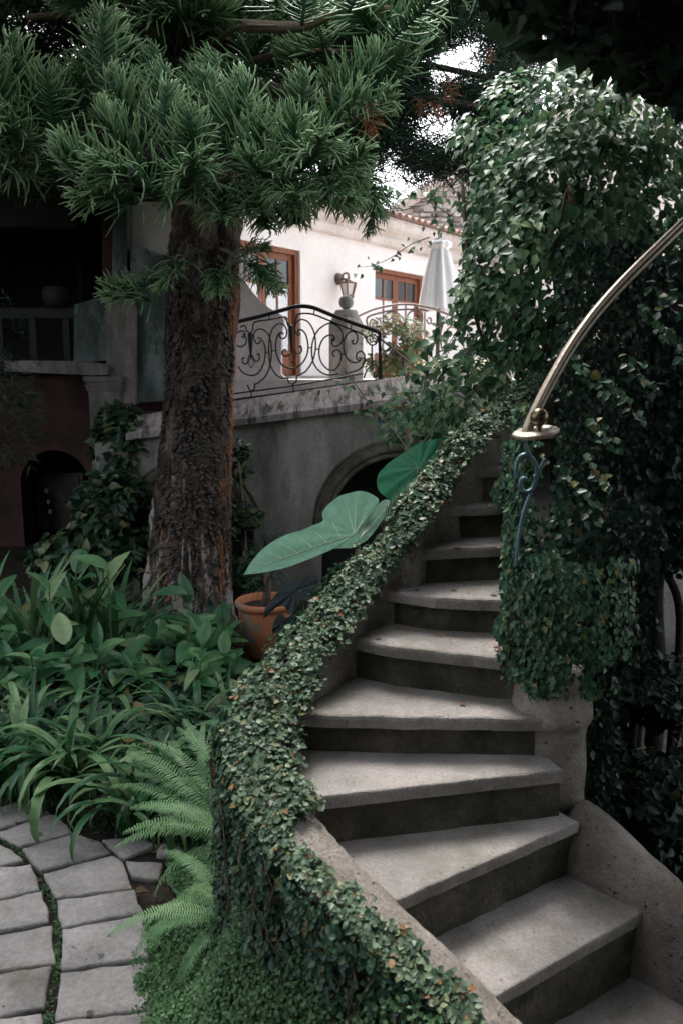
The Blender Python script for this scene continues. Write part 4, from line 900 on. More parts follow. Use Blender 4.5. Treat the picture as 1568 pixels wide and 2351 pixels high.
for k in range(8000):
    a=random.uniform(PI*.9,PI*2.1)
    if random.random()<max(0,(a-PI*1.25)/(PI*.7)): continue
    z=random.uniform(1.18,2.3); r=.16+.10*max(0,1.9-z)*noise.noise(Vector((a*2,z*3,1)))+.05*random.random()+.07*(1.7-abs(z-1.7))*.5
    if z<1.35 and noise.noise(Vector((a*3,z*5,2)))<.05*(1.35-z)*20-.1: continue
    if z>1.72+.1*noise.noise(Vector((a*3,1,1))) and a>PI*1.12: continue
    addleaf((.93+r*math.cos(a),3.14+r*math.sin(a),z),Vector((math.cos(a),math.sin(a),.35))+Vector(rn(3)*.35),(random.gauss(0,.5),random.gauss(0,.3),-1),random.uniform(.018,.034),random.random())
for k in range(9000):
    f=random.random(); q=side_path[min(len(side_path)-1,int(f*len(side_path)))]; z=random.uniform(.0,1.6+.9*f)
    if f<.08 and z<1.25 and q.y<3.2: continue
    if random.random()<.5: pos=(q.x-.02-random.random()*.04,q.y+random.uniform(-.05,.1),max(z,1.3+.5*f)); nr=(-1,-.5,.4)
    else: pos=(q.x+random.uniform(-.02,.3),3.26-random.random()*.05,z if z>0 else 0); nr=(0,-1,.4)
    if pos[2]<1.25 and random.random()<.55: continue
    if pos[0]>.93: continue
    addleaf(pos,Vector(nr)+Vector(rn(3)*.35),(random.gauss(0,.5),random.gauss(0,.3),-1),random.uniform(.02,.036),random.random()*.5)
leaves('newel_leaves',P,Nn,D,S,T_IVY,M['ivydark'],ivy,var=np.array(V))
# hanging sprigs in lighter leaf colours, as if catching light
for u,v,du in ((1500,650,8),(1470,700,4),(1540,690,3),(1350,960,5),(1340,1050,8),(1290,1080,5),(1400,880,5),(1520,760,5),(1440,820,5),(1330,830,4)):
    p0=aty(u,v,3.25); P=[];pp=[]
    for k in range(8): pp.append(p0+Vector((k*.014,-.01*k,-.018*k+.01*math.sin(k+u))))
    m_=MB(); m_.tube(pp,.0018,4); m_.build('runner',M['twig'],ivy)
    for k in range(15): P.append(pp[k%8]+Vector(rn(3)*.012))
    leaves('sprig_leaves',P,np.array([(-.2,-.8,.8)])+.35*rn(15,3),np.array([(0,0,-.8)])+.6*rn(15,3),.03+.016*rnd(15),T_IVY,M['ivydark'],ivy,var=.4+.59*rnd(15))
# ---------------------------------------------------------------- big climbing shrub, upper right
vine=thing('climbing_shrub','large bright leaved climbing shrub with pointed leaves towering above the stair','shrub',tuple(aty(1240,860,5.2)))
BL=[(1250,300,5.0,190,130),(1400,330,4.8,190,140),(1205,440,5.0,135,110),(1330,470,4.7,190,150),(1480,420,4.8,150,140),(1165,560,5.0,100,120),(1250,620,4.7,170,150),(1135,720,4.9,85,90),(1230,740,4.8,110,90),(1070,840,5.0,75,45),(1150,850,5.0,80,50),(1420,620,5.0,150,110),(1560,560,5.0,120,150),(980,930,5.3,95,32),(1080,920,5.3,60,50),(1310,240,5.3,110,60),(1110,430,5.2,42,50)]
P=[];Nn=[];D=[];S=[];V=[]
wts=[b[3]*b[4] for b in BL]
for k in range(17500):
    b=random.choices(BL,wts)[0]; a=random.uniform(0,2*PI); ph=math.acos(random.uniform(-1,1)); rr=random.uniform(.65,1.03)**.5
    dx,dy,dz=math.sin(ph)*math.cos(a),math.sin(ph)*math.sin(a),math.cos(ph)
    c=aty(b[0],b[1],b[2]); sx=b[3]*b[2]/1829; sz_=b[4]*b[2]/1829; p=c+Vector((dx*sx*rr,dy*.42*rr,dz*sz_*rr))
    w_=noise.noise(p*4.3)
    if w_<-.16: continue
    p+=Vector((dx,dy,dz))*.09*w_
    if p.x<.45 and p.z>2.9: continue
    n_=Vector((dx*.6,dy-.5,dz*.5+.75))+Vector((random.gauss(0,.35),random.gauss(0,.35),random.gauss(0,.35)))
    addleaf(p,n_,(random.gauss(dx*.5,.5),random.gauss(-.2,.5),-.9),random.uniform(.034,.072),min(1,max(0,random.gauss(.45+.35*w_,.27))))
idx=np.array([p[1]+0*p[0] for p in P]).argsort()
front=set(idx[:900:3]); ff=[i for i in front]
rest=[i for i in range(len(P)) if i not in front]
pick=lambda A,I:[A[i] for i in I]
leaves('foliage',pick(P,rest),pick(Nn,rest),pick(D,rest),pick(S,rest),T_VINE,M['vine'],vine,var=np.array(pick(V,rest)))
def leaf_mesh(name,T,mat,sub=1):
    me=bpy.data.meshes.new(name); me.from_pydata([tuple(v) for v in T[0]],[],[tuple(int(i) for i in f) for f in T[1]]); me.update(); me.polygons.foreach_set('use_smooth',[True]*len(me.polygons)); me.materials.append(mat); return me
VL=leaf_mesh('leaf',T_VINE,M['vineo'])
def put(me,name,P_,N__,D_,s,parent,off):
    n_=Vector(N__).normalized(); d=Vector(D_); d=(d-n_*d.dot(n_)).normalized(); x=d.cross(n_)
    o=bpy.data.objects.new(name,me); COL.objects.link(o); o.parent=parent
    o.matrix_local=Matrix.Translation(Vector(P_)-off)@Matrix((x,d,n_)).transposed().to_4x4()@Matrix.Scale(s,4); return o
for i in ff: put(VL,'leaf',P[i],Nn[i],D[i],S[i]*1.15,vine,vine.location)
m=MB()
for pts_,r in (([(1185,870,5.2),(1215,760,5.1),(1210,660,5.0),(1235,560,4.9),(1225,430,5.0)],.022),([(1230,860,5.1),(1290,740,5.0),(1275,640,4.8),(1310,480,4.6),(1300,420,4.7)],.02),([(1170,880,5.2),(1100,760,5.0),(1075,600,4.9),(1060,420,5.0)],.012),([(1200,870,5.2),(1170,780,5.1),(1130,650,5.0)],.015),([(1240,880,5.1),(1262,700,4.9)],.010),([(1215,860,5.2),(1195,700,5.1),(1200,560,5.1)],.012),([(1275,500,4.4),(1290,480,4.4),(1300,440,4.4),(1322,470,4.4)],.008),([(1205,880,5.1),(1240,820,5.0),(1265,760,5.0)],.02)):
    m=MB(); m.tube(cat_rom([aty(*p) for p in pts_],5),r,7); m.build('branch',M['twig'],vine,True)
def sprig(pts_,n_,s0,s1,mat='vine',r=.004,spread=.03,lab=None):
    c=cat_rom([aty(*p) for p in pts_],6); m_=MB(); m_.tube(c,[r*(1-.7*k/(len(c)-1)) for k in range(len(c))],5); m_.build('long_shoot',M['rosewood'],vine,True)
    P_=[];
    for k in range(n_): q=c[int((k+.5)/n_*(len(c)-1))]; P_.append(q+Vector(rn(3)*spread))
    for k,q in enumerate(P_): put(VL,'leaf',q,Vector((random.gauss(0,.5),-.8,.6+random.gauss(0,.4))),(random.gauss(0,.8),0,-.7),random.uniform(s0,s1),vine,vine.location)
sprig([(985,545,5.0),(945,560,5.0),(900,590,5.0),(855,610,5.0),(820,613,5.0)],26,.02,.05)
sprig([(1080,640,5.0),(1040,740,4.9),(990,790,4.9),(960,800,4.9)],22,.06,.09)
sprig([(1100,780,4.9),(1040,830,4.8),(980,860,4.8),(930,870,4.8)],20,.05,.09)
sprig([(1000,900,5.2),(940,900,5.2),(880,905,5.2),(800,890,5.2),(740,900,5.2)],34,.025,.055)
sprig([(960,930,5.2),(900,935,5.2),(850,930,5.2),(800,960,5.2)],20,.035,.07)
sprig([(1040,500,5.0),(980,460,5.0),(930,455,5.0),(870,440,5.0)],22,.03,.06)
sprig([(1060,450,5.0),(1100,640,4.9),(1140,760,4.9)],14,.05,.08)
sprig([(1120,520,5.0),(1070,600,4.9),(1045,680,4.9),(1050,740,4.9)],24,.04,.07)
sprig([(1130,640,4.9),(1060,690,4.9),(1010,750,4.9),(985,820,4.9)],26,.045,.08)
sprig([(1110,700,4.9),(1050,760,4.8),(1000,830,4.8),(940,850,4.8)],26,.045,.075)
sprig([(1120,480,5.0),(1070,470,5.0),(1030,500,5.0),(1010,540,5.0)],20,.035,.06)
sprig([(1120,400,5.0),(1070,420,5.0),(1020,440,5.0),(970,430,5.0)],22,.03,.06)
sprig([(1140,760,4.8),(1080,830,4.8),(1020,880,4.8),(960,900,4.8)],26,.04,.075)
sprig([(1150,300,5.0),(1110,290,5.0),(1080,310,5.0),(1060,350,5.0)],18,.03,.06)
sprig([(1230,230,5.0),(1180,190,5.0),(1150,200,5.0),(1130,185,5.0)],16,.03,.055)
for pts_ in ([(780,830,5.0),(850,930,4.9),(905,990,4.8),(945,1050,4.7)],[(970,1020,4.8),(1010,960,4.8),(1060,920,4.8),(1105,885,4.9)]):
    m=MB(); m.tube(cat_rom([aty(*p) for p in pts_],6),.004,5); m.build('long_shoot',M['twig'],vine,True)
m=MB(); m.tube([aty(938,930,7.6),aty(936,1060,7.6),aty(934,1150,7.6)],[.035,.04,.045],8); t_=thing('bare_sapling','thin bare brown stem rising in front of the garden wall arch','sapling',(.6,7.6,0)); m.build('stem',M['twig'],t_,True)
# ---------------------------------------------------------------- dark canopy overhead at right
can=thing('overhanging_canopy','dense dark canopy of leaves hanging over the upper right','tree',(1.6,2.6,0))
P=[];Nn=[];D=[];S=[];V=[]
for k in range(62000):
    x=random.uniform(.2,3.0); y=random.uniform(-2.5,3.6)
    zl=max(3.1,CAM_Z+.52*y)
    if y>2.1:
        zl=0
        # lower outline seen from the stair foot: rises to the left
        u=CU+FP*x/y; vb=max(-90,min(350,(u-1000)*.52+14+34*noise.noise(Vector((x*7,y*3,1)))))
        zmin=CAM_Z+(862-vb)/FP*y*1.0
    else: zmin=zl
    z=max(zl,zmin)+random.random()**2.2*.8
    addleaf((x,y,z),rn(3)*.5+np.array((0,0,1)),rn(3)+np.array((0,0,-.6)),random.uniform(.035,.075),random.random())
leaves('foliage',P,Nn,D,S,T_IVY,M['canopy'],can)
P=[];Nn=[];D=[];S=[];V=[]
for k in range(5200):  # unseen layer added above the right side to shade it
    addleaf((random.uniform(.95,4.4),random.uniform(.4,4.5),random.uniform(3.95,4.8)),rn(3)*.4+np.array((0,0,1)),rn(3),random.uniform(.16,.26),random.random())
for k in range(16000):                              # unseen layers added overhead and behind the camera to block sky light
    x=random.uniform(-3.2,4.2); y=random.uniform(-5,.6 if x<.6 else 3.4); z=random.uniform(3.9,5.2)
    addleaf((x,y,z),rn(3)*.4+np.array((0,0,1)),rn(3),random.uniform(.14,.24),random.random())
leaves('sky_block_foliage',P,Nn,D,S,T_IVY,M['canopy'],can)
m=MB(); m.tube(cat_rom([Vector((3.6,1.0,0)),Vector((3.5,1.1,1.8)),Vector((3.1,1.3,3.4)),Vector((2.0,1.5,4.2)),Vector((.8,1.6,4.6))],8),[.2-.004*k for k in range(33)],12); m.build('trunk',M['bark'],can,True)
# unseen hedge added behind the camera to cut sky light
P=[];Nn=[];D=[];S=[];V=[]
for k in range(9000):
    a=random.uniform(PI*1.02,PI*2.02); r=5.2+random.gauss(0,.15); addleaf((r*math.cos(a),.5+r*math.sin(a)*.85,random.uniform(0,4.2)),Vector((-math.cos(a),-math.sin(a),.3))+Vector(rn(3)*.4),(0,0,-1),random.uniform(.16,.26),random.random())
hd=leaves('hedge',P,Nn,D,S,T_IVY,M['canopy'],None,'added unseen hedge behind the viewpoint that blocks sky light','hedge','stuff')
# ---------------------------------------------------------------- brass handrail, volute and iron scrollwork
hr=thing('brass_handrail','tarnished brass handrail sweeping down to a round volute with a ball','handrail',tuple(aty(1228,995,2.78)))
pth=cat_rom([aty(1204,992,2.80),aty(1224,945,2.81),aty(1254,884,2.85),aty(1300,803,2.92),aty(1348,734,2.99),aty(1400,672,3.06),aty(1456,614,3.13),aty(1512,560,3.22),aty(1568,506,3.34),aty(1680,400,3.6),aty(1800,290,3.9)],6)
m=MB(); m.tube(pth,.028,12,flat=(1.0,.45)); m.build('rail_cap',M['brass'],hr,True)
m=MB(); m.tube([p-Vector((-.006,0,.018)) for p in pth],.018,10,flat=(1.0,.7)); m.build('rail_moulding',M['brass'],hr,True)
c=aty(1229,991,2.78)
m=MB(); prof=[(.0,-.016),(.05,-.018),(.072,-.014),(.080,-.006),(.081,.0),(.076,.004),(.070,.003),(.064,.009),(.055,.010),(.050,.006),(.03,.006),(.0,.006)]
tilt=Matrix.Rotation(math.radians(-9),4,'Y')@Matrix.Rotation(math.radians(6),4,'X')
q=MB(); q.lathe(prof,(0,0,0),40,False); m.add([c+tilt@Vector(v) for v in q.v],q.f); m.build('volute_disc',M['brass'],hr,True)
bc=aty(1237,958,2.76); br=.0315
m=MB(); m.lathe([(br*max(.01,math.sin(PI*k/20)),-br*math.cos(PI*k/20)) for k in range(21)],tuple(bc),28); m.build('ball',M['ball'],hr,True)
m=MB(); m.lathe([(.02,-.052),(.016,-.045),(.012,-.035),(.015,-.025)],tuple(bc),16); m.build('ball_neck',M['ball'],hr,True)
sc=thing('iron_scroll_baluster','blue painted iron scroll baluster beneath the brass volute','baluster',tuple(aty(1190,1230,2.85)))
for pts_,r,fl_ in (([(1250,1052),(1236,1085),(1222,1120),(1210,1150),(1200,1180),(1193,1215),(1187,1255),(1183,1300)],.009,(1,1)),
  ([(1226,1112),(1232,1088),(1226,1060),(1208,1044),(1192,1050),(1184,1072),(1184,1100)],.011,(1,1)),([(1228,1090),(1226,1115),(1212,1128),(1197,1124),(1193,1108),(1200,1098),(1208,1100)],.010,(1,1)),([(1205,1000),(1208,1030),(1216,1046)],.009,(1,1))):
    m=MB(); m.tube(cat_rom([aty(u,v,2.84 if u<1270 else 2.9) for u,v in pts_],6),r,8,(1,.7)); m.build('scroll',M['iron'] if pts_[0][0]>1270 else M['ironblue'],sc,True)
# ---------------------------------------------------------------- elephant ear plant
def traced_leaf(name,outline,node,Y0,tilt,roll,mat,veinmat,parent,ends,mid,sag=.25,lat=None,conv=None):
    conv=conv or (lambda x,y:(490+.5*x,931+.5*y))
    P0=aty(*conv(*node),Y0); Np=Vector((math.sin(roll),-math.sin(tilt),math.cos(tilt))).normalized()
    X=Vector((1,0,0)); X=(X-Np*X.dot(Np)).normalized(); Yv=Np.cross(X)
    def loc(px):
        w=atpl(*conv(*px),P0,Np)-P0; return Vector((w.dot(X),w.dot(Yv)))
    O=[loc(p) for p in outline]; O3=cat_rom([Vector((o.x,o.y,0)) for o in O+[O[0]]],5)[:-1]; k=len(O3)
    sz=max(o.length for o in O)
    def hgt(x,y):
        r=math.hypot(x,y); return -sag*r*r/sz+.012*math.sin(14*math.atan2(y,x))*r/sz+.02*noise.noise(Vector((x*5,y*5,Y0)))*r/sz
    def w3(x,y,up=0): return P0+X*x+Yv*y+Np*(hgt(x,y)+up)
    m_=MB(); R=9; vs=[w3(0,0)]
    for r in range(1,R+1):
        f=r/R
        for o in O3: vs.append(w3(o.x*f,o.y*f))
    fs=[(0,1+j,1+(j+1)%k) for j in range(k)]+[(1+(r-1)*k+j,1+r*k+j,1+r*k+(j+1)%k,1+(r-1)*k+(j+1)%k) for r in range(1,R) for j in range(k)]
    m_.add(vs,fs); lf=m_.build(name,mat,parent,True)
    vm=MB()
    def vein(a,b,r):
        pp=[]; 
        for q in range(9):
            f=q/8; x=a.x+(b.x-a.x)*f; y=a.y+(b.y-a.y)*f; pp.append(w3(x,y,.001))
        vm.tube(pp,[r*(1-.7*q/8) for q in range(9)],4,None)
    Z=Vector((0,0)); tip=loc(mid)
    vein(Z,tip*.98,.0045)
    for e in ends: vein(Z,loc(e)*.94,.003)
    for f,e in (lat or []): vein(tip*f,tip*f+(loc(e)-tip*f)*.93,.0022)
    vm.build('veins',veinmat,lf)
    return lf
ear=thing('elephant_ear_plant','elephant ear plant with huge pale and green heart shaped leaves beside the stair','plant',(.0,5.4,0))
O1=[(120,737),(160,690),(230,630),(320,580),(400,562),(445,548),(500,527),(502,490),(540,440),(600,402),(650,388),(700,390),(745,410),(758,436),(735,470),(700,520),(670,560),(658,600),(690,600),(735,585),(760,600)]
O1=[(120,737),(160,690),(230,630),(320,580),(400,562),(445,548),(500,527),(500,490),(530,445),(590,405),(650,388),(710,392),(752,420),(757,440),(738,475),(705,520),(678,560),(664,590),(672,618),(690,626),(640,652),(560,655),(520,670),(430,700),(330,727),(220,740)]
traced_leaf('leaf',O1,(648,592),4.75,math.radians(52),-.10,M['taro'],M['vein'],ear,[(655,400),(600,420),(740,430),(710,500),(560,650)],(135,735),.16,
 [(.12,(520,480)),(.25,(450,560)),(.38,(375,580)),(.52,(290,610)),(.66,(220,650)),(.8,(175,690)),(.2,(520,665)),(.34,(440,690)),(.5,(350,715)),(.66,(270,730))])
traced_leaf('leaf',[(664,612),(668,585),(690,545),(722,505),(758,452),(792,427),(822,438),(806,476),(778,525),(742,575),(700,622),(678,628)],(676,606),4.72,math.radians(40),.75,M['taro'],M['vein'],ear,[(758,470),(795,470),(745,550),(705,545),(770,510)],(815,443),.06)
O2=[(745,335),(770,285),(870,215),(950,165),(1030,147),(1110,125),(1138,140),(1125,190),(1080,245),(1020,275),(950,300),(890,355),(850,405),(815,425),(770,400),(750,370)]
traced_leaf('leaf',O2,(945,287),5.0,math.radians(62),-.15,M['taro2'],M['vein2'],ear,[(1120,145),(1050,150),(1000,160),(1090,200),(870,225)],(760,360),.14,
 [(.2,(850,235)),(.4,(800,270)),(.6,(765,310)),(.3,(880,350)),(.55,(830,410)),(.15,(900,200)),(.1,(960,165))])
O3_=[(1050,262),(1000,268),(950,300),(900,350),(850,405),(815,440),(790,520),(835,516),(890,470),(960,400),(1030,320)]
traced_leaf('leaf',O3_,(900,400),4.9,math.radians(55),.3,M['taro'],M['vein'],ear,[(1000,275),(830,510),(860,410),(950,310),(900,460),(960,390)],(1040,275),.1)
for a,b in (((650,600),(700,1000)),((940,290),(900,700)),((900,410),(880,800))):
    p=aty(490+.5*a[0],931+.5*a[1],4.78); q=aty(490+.5*b[0],931+.5*b[1],5.2); q.z=0
    m=MB(); m.tube(cat_rom([p,p.lerp(q,.3)+Vector((.05,.1,0)),q],6),[.010+.001*k for k in range(13)],8); m.build('petiole',M['stem'],ear,True)
dk=thing('dark_taro','taro with two blackish purple leaves in front of the terracotta pot','plant',(-.35,6.2,0))
traced_leaf('leaf',[(228,975),(240,920),(265,890),(330,825),(400,795),(470,778),(478,820),(440,870),(400,900),(380,940),(345,960),(330,925),(290,925),(260,945)],(380,850),6.1,math.radians(60),0,M['taro3'],M['taro3'],dk,[(235,960)],(460,790),.1)
traced_leaf('leaf',[(275,1060),(272,1020),(290,970),(315,955),(340,975),(390,935),(385,1000),(350,1040),(320,1075),(295,1090)],(330,990),6.0,math.radians(70),0,M['taro3'],M['taro3'],dk,[(280,1050)],(300,1080),.1)
m=MB(); m.tube([aty(690,1355,6.1),Vector((-.25,6.2,0))],.012,7); m.build('petiole',M['stem'],dk)
# ---------------------------------------------------------------- terracotta pot
pb=atz(612,1500,0); 
pot=thing('terracotta_pot','weathered terracotta pot with a grassy plant beneath the pale giant leaf','pot',(pb.x,pb.y,0))
m=MB(); m.lathe([(.165,0),(.18,.02),(.225,.25),(.238,.40),(.236,.43),(.252,.435),(.262,.45),(.262,.475),(.25,.488),(.228,.488),(.215,.45),(.2,.42)],(pb.x,pb.y,0),40,False); m.build('pot_body',M['terracotta'],pot,True)
m=MB(); m.lathe([(.01,.43),(.215,.43)],(pb.x,pb.y,0),30,False); m.build('soil',M['soil'],pot)
gp_=thing('potted_grass_plant','thin leaved grassy plant growing in the terracotta pot','plant',(pb.x,pb.y,.43))
m=MB(); m.tube([(pb.x,pb.y,.42),(pb.x+.02,pb.y,.62),(pb.x-.01,pb.y,.9)],[.05,.03,.02],8); m.build('stem',M['twig'],gp_,True)
for k in range(110):
    a=random.uniform(0,2*PI); L=random.uniform(.25,.5); z0=.5+random.random()*.5; el=random.uniform(.5,1.4); pp=[]; p=Vector((pb.x,pb.y,z0)); d=Vector((math.cos(a)*math.cos(el),math.sin(a)*math.cos(el),math.sin(el)))
    for j in range(8): pp.append(p.copy()); p+=d*L/8; d=(d+Vector((0,0,-.30))).normalized()
    m=MB(); m.tube(pp,[.004,.005,.005,.005,.004,.003,.002,.001],4,(1,.4)); m.build('blade',M['shrub'],gp_)
st=MB(); q=atz(650,1505,.06); st.lathe([(.1*max(.05,math.sin(PI*k/12)),-.065*math.cos(PI*k/12)+.06) for k in range(13)],(q.x,q.y-.1,0),18); tag(st.build('round_stone',M['pillar'],None,True),'rounded pinkish grey stone lying against the terracotta pot','stone')
# ---------------------------------------------------------------- planting bed
bed=atz
# broad leaf template (ginger like)
def broad_mesh(name,mat,L=1.,W=.36,bend=.25,fold=.12,nx=6,ny=10,seed=0):
    rg=random.Random(seed); vs=[];fs=[]
    for j in range(ny+1):
        f=j/ny; w=W*.5*math.sin(PI*min(1,f*.97+.03)**.8)**.75*(1 if f<.98 else .1)
        for i in range(nx+1):
            g=i/nx*2-1; vs.append((g*w,f*L,abs(g)*w*fold*2-bend*f*f*L+.012*math.sin(f*24+abs(g)*4)*abs(g)))
    for j in range(ny):
        for i in range(nx): a=j*(nx+1)+i; fs.append((a,a+1,a+nx+2,a+nx+1))
    me=bpy.data.meshes.new(name); me.from_pydata(vs,[],fs); me.update(); me.polygons.foreach_set('use_smooth',[True]*len(me.polygons)); me.materials.append(mat); return me
BRD=[broad_mesh('leaf',M['ginger'],1,.42,.12,.25,seed=1),broad_mesh('leaf',M['ginger'],1,.50,.35,.2,seed=2),broad_mesh('leaf',M['ginger'],1,.38,.22,.35,seed=3),broad_mesh('leaf',M['ginger'],1,.52,.05,.3,seed=4)]
STEM=bpy.data.meshes.new('stem'); q=MB(); q.tube([(0,0,0),(0,0,.5),(0,0,1)],[.011,.009,.006],6); STEM.from_pydata(q.v,[],q.f); STEM.materials.append(M['stem'])
def ginger(x,y,h,nl,ls,lean=(0,0),tops=0,label=None,grp='broad leaved plants in the bed'):
    t=thing('broadleaf_plant',label or 'broad leaved green plant crowded in the middle of the bed','plant',(x,y,0),grp)
    s=bpy.data.objects.new('stem',STEM); COL.objects.link(s); s.parent=t; ax=Vector((lean[0],lean[1],1)).normalized(); s.rotation_euler=ax.to_track_quat('Z','Y').to_euler(); s.scale=(1,1,h)
    for k in range(nl):
        f=.45+.55*(k+1)/nl; a=k*2.4+random.uniform(-.5,.5)+x*7; el=random.uniform(.0,.45) if k<nl-2 else random.uniform(.35,1.0); d=Vector((math.cos(a)*math.cos(el),math.sin(a)*math.cos(el),math.sin(el)))
        n_=Vector((-math.cos(a)*math.sin(el),-math.sin(a)*math.sin(el),math.cos(el)))+Vector((random.gauss(0,.2),-.3+random.gauss(0,.2),0))
        put(random.choice(BRD),'leaf',ax*h*f,n_,d,ls*random.uniform(.75,1.1),t,Vector((0,0,0)))
    return t
spots=[]
for k in range(62):
    u=random.uniform(-60,560); v=random.uniform(1400,1560); 
    p=atz(u,v+95,0) if v<1480 else atz(u,v+110,0)
    if p.y>7.2 or (p-Vector((TB.x,TB.y,0))).length<.75 : continue
    if p.x>-.85 and p.y>5.2: continue
    ginger(p.x,p.y,random.uniform(.38,.62)*(1 if p.y<5.3 else .62),7,random.uniform(.2,.29),(random.gauss(0,.12),random.gauss(-.05,.12)))
for u,v,h,nl,l in ((190,1560,.92,5,'tallest broad leaved plant at left with a bare pale stem'),(262,1560,.95,5,'tall broad leaved plant left of the tree trunk with paired leaves'),(440,1580,.80,6,'tall broad leaved plant in front of the tree trunk'),(130,1590,.85,6,'tall broad leaved plant near the far left blades with an upright rolled leaf'),(10,1600,.8,6,'broad leaved plant at the very left edge of the bed'),(560,1650,.26,6,'broad leaved plant closest to the terracotta pot')):
    p=atz(u,v+20,0); ginger(p.x,p.y,h,nl,.27,(0,0),0,l,'tall plants in the bed')
# strap leaf lilies
def strap_mesh(name,seed,bend,mat,L=1.,W=.05):
    rg=random.Random(seed); vs=[];fs=[]; p=Vector((0,0,0)); el=1.35; n=12
    for k in range(n+1):
        f=k/n; w=W*.5*(.55+.9*f)*(1 if f<.55 else max(.03,1-((f-.55)/.45)**1.7)); 
        nrm=Vector((0,-math.sin(el),math.cos(el))); 
        vs+=[p+Vector((-w,0,0))+nrm*w*.35,p.copy(),p+Vector((w,0,0))+nrm*w*.35]
        p=p+Vector((0,math.cos(el),math.sin(el)))*L/n; el-=bend*(.4+1.5*f)/n*2.2
    for k in range(n):
        a=k*3; fs+=[(a,a+1,a+4,a+3),(a+1,a+2,a+5,a+4)]
    me=bpy.data.meshes.new(name); me.from_pydata([tuple(v) for v in vs],[],fs); me.update(); me.polygons.foreach_set('use_smooth',[True]*len(me.polygons)); me.materials.append(mat); return me
STR=[strap_mesh('blade',s,b,M['strap'],1,w) for s,b,w in ((1,1.2,.065),(2,1.55,.06),(3,.8,.055),(4,1.8,.065),(5,.35,.045))]
def lily(x,y,n,L,label='arching strap leaved lily clump at the front of the bed',grp='strap leaved lilies',up=False,w=1.):
    t=thing('strap_lily',label,'plant',(x,y,0),grp)
    for k in range(n):
        o=bpy.data.objects.new('blade',STR[4] if up or random.random()<.1 else random.choice(STR[:4])); COL.objects.link(o); o.parent=t
        a=random.uniform(0,2*PI); o.location=(random.gauss(0,.03),random.gauss(0,.03),0); o.rotation_euler=(random.uniform(-.2,.1),0,a); s=L*random.uniform(.7,1.15); o.scale=(s*w,s,s)
    return t
for k in range(46):
    for _ in range(30):
        x=random.uniform(-2.3,-.45); y=random.uniform(3.75,5.3)
        front=4.35-.25*(x+1.6) if x<-1.4 else 4.3-(x+1.4)*.75
        if y>front-.35+.1 : break
    lily(x,y,15,random.uniform(.5,.75))
for k in range(8):
    lily(-2.75+.14*k+random.uniform(-.1,.1),6.0+random.uniform(-.3,.4),16,1.0,'tall upright dark bladed clump at the far left','tall blade clumps',True,1.0)
# low dark border grass
P=[];Nn=[];D=[];S=[];V=[]
def edge_y(u): 
    pts_=[(-80,1770),(0,1790),(60,1800),(130,1835),(200,1875),(260,1905),(330,1900),(400,1930),(470,1950)]
    for (a,b),(c,d) in zip(pts_[:-1],pts_[1:]):
        if a<=u<=c: return b+(u-a)*(d-b)/(c-a)
    return 1930
for k in range(900):
    u=random.uniform(-80,460); v=edge_y(u)-random.uniform(-4,75); p=atz(u,v,0)
    for q in range(30):
        a=random.uniform(0,2*PI); e=random.uniform(.25,1.2); P.append(p+Vector((random.gauss(0,.03),random.gauss(0,.03),0))); D.append((math.cos(a)*math.cos(e),math.sin(a)*math.cos(e),math.sin(e))); Nn.append((-math.cos(a)*math.sin(e),-math.sin(a)*math.sin(e),math.cos(e))); S.append(random.uniform(.07,.15)); V.append(random.random()**1.4)
leaves('border_grass',P,Nn,D,S,T_BLADE,M['mondo'],None,'low tufts of dark narrow border grass along the flagstones','grass','stuff',np.array(V))
# under-storey in the bed, one mass of small dark leaves
P=[];Nn=[];D=[];S=[];V=[]
for k in range(9000):
    x=random.uniform(-3.4,-.5); y=random.uniform(4.3,7.4)
    if (Vector((x,y,0))-TB).length<.62 or (x>-1.0 and y>5.1): continue
    addleaf((x,y,random.uniform(0,.3)),rn(3)*.5+np.array((0,-.3,1)),rn(3),random.uniform(.05,.12),random.random()*.6)
leaves('undergrowth',P,Nn,D,S,T_VINE,M['ivydark'],None,'mixed low leafy undergrowth filling the bed','undergrowth','stuff')
P=[];Nn=[];D=[];S=[];V=[]
for k in range(5200):
    x=random.uniform(-3.4,-.25); y=random.uniform(3.2,7.9)
    addleaf((x,y,-.02+random.random()*.02),rn(3)*.3+np.array((0,0,1)),rn(3),random.uniform(.025,.07),random.random())
leaves('leaf_litter',P,Nn,D,S,T_VINE,M['litterdark'],None,'brown leaf litter on the soil round the pot and along the bed','leaf litter','stuff',np.array(V))
P=[];Nn=[];D=[];S=[];V=[]
J=[(-30,345),(45,395),(102,430),(175,515),(220,590),(265,680),(300,760),(308,850),(308,950),(305,1050),(280,1180),(262,1300),(240,1420)]
for k in range(1900):
    f=random.random()*(len(J)-1); i=int(f); g_=f-i; a=J[i]; b=J[i+1]; q=atz(*cc(a[0]+(b[0]-a[0])*g_+random.gauss(0,11),a[1]+(b[1]-a[1])*g_+random.gauss(0,8)),.0)
    if nz((q.x,q.y,0),3.5)<-.05 and random.random()<.8: continue
    addleaf((q.x,q.y,random.uniform(-.003,.02)),rn(3)*.5+np.array((0,0,1)),rn(3),random.uniform(.006,.014),random.random()*.25)
leaves('joint_moss',P,Nn,D,S,T_IVY,M['cover'],None,'moss and tiny weeds growing in the curved joint between flagstones','moss','stuff',np.array(V))
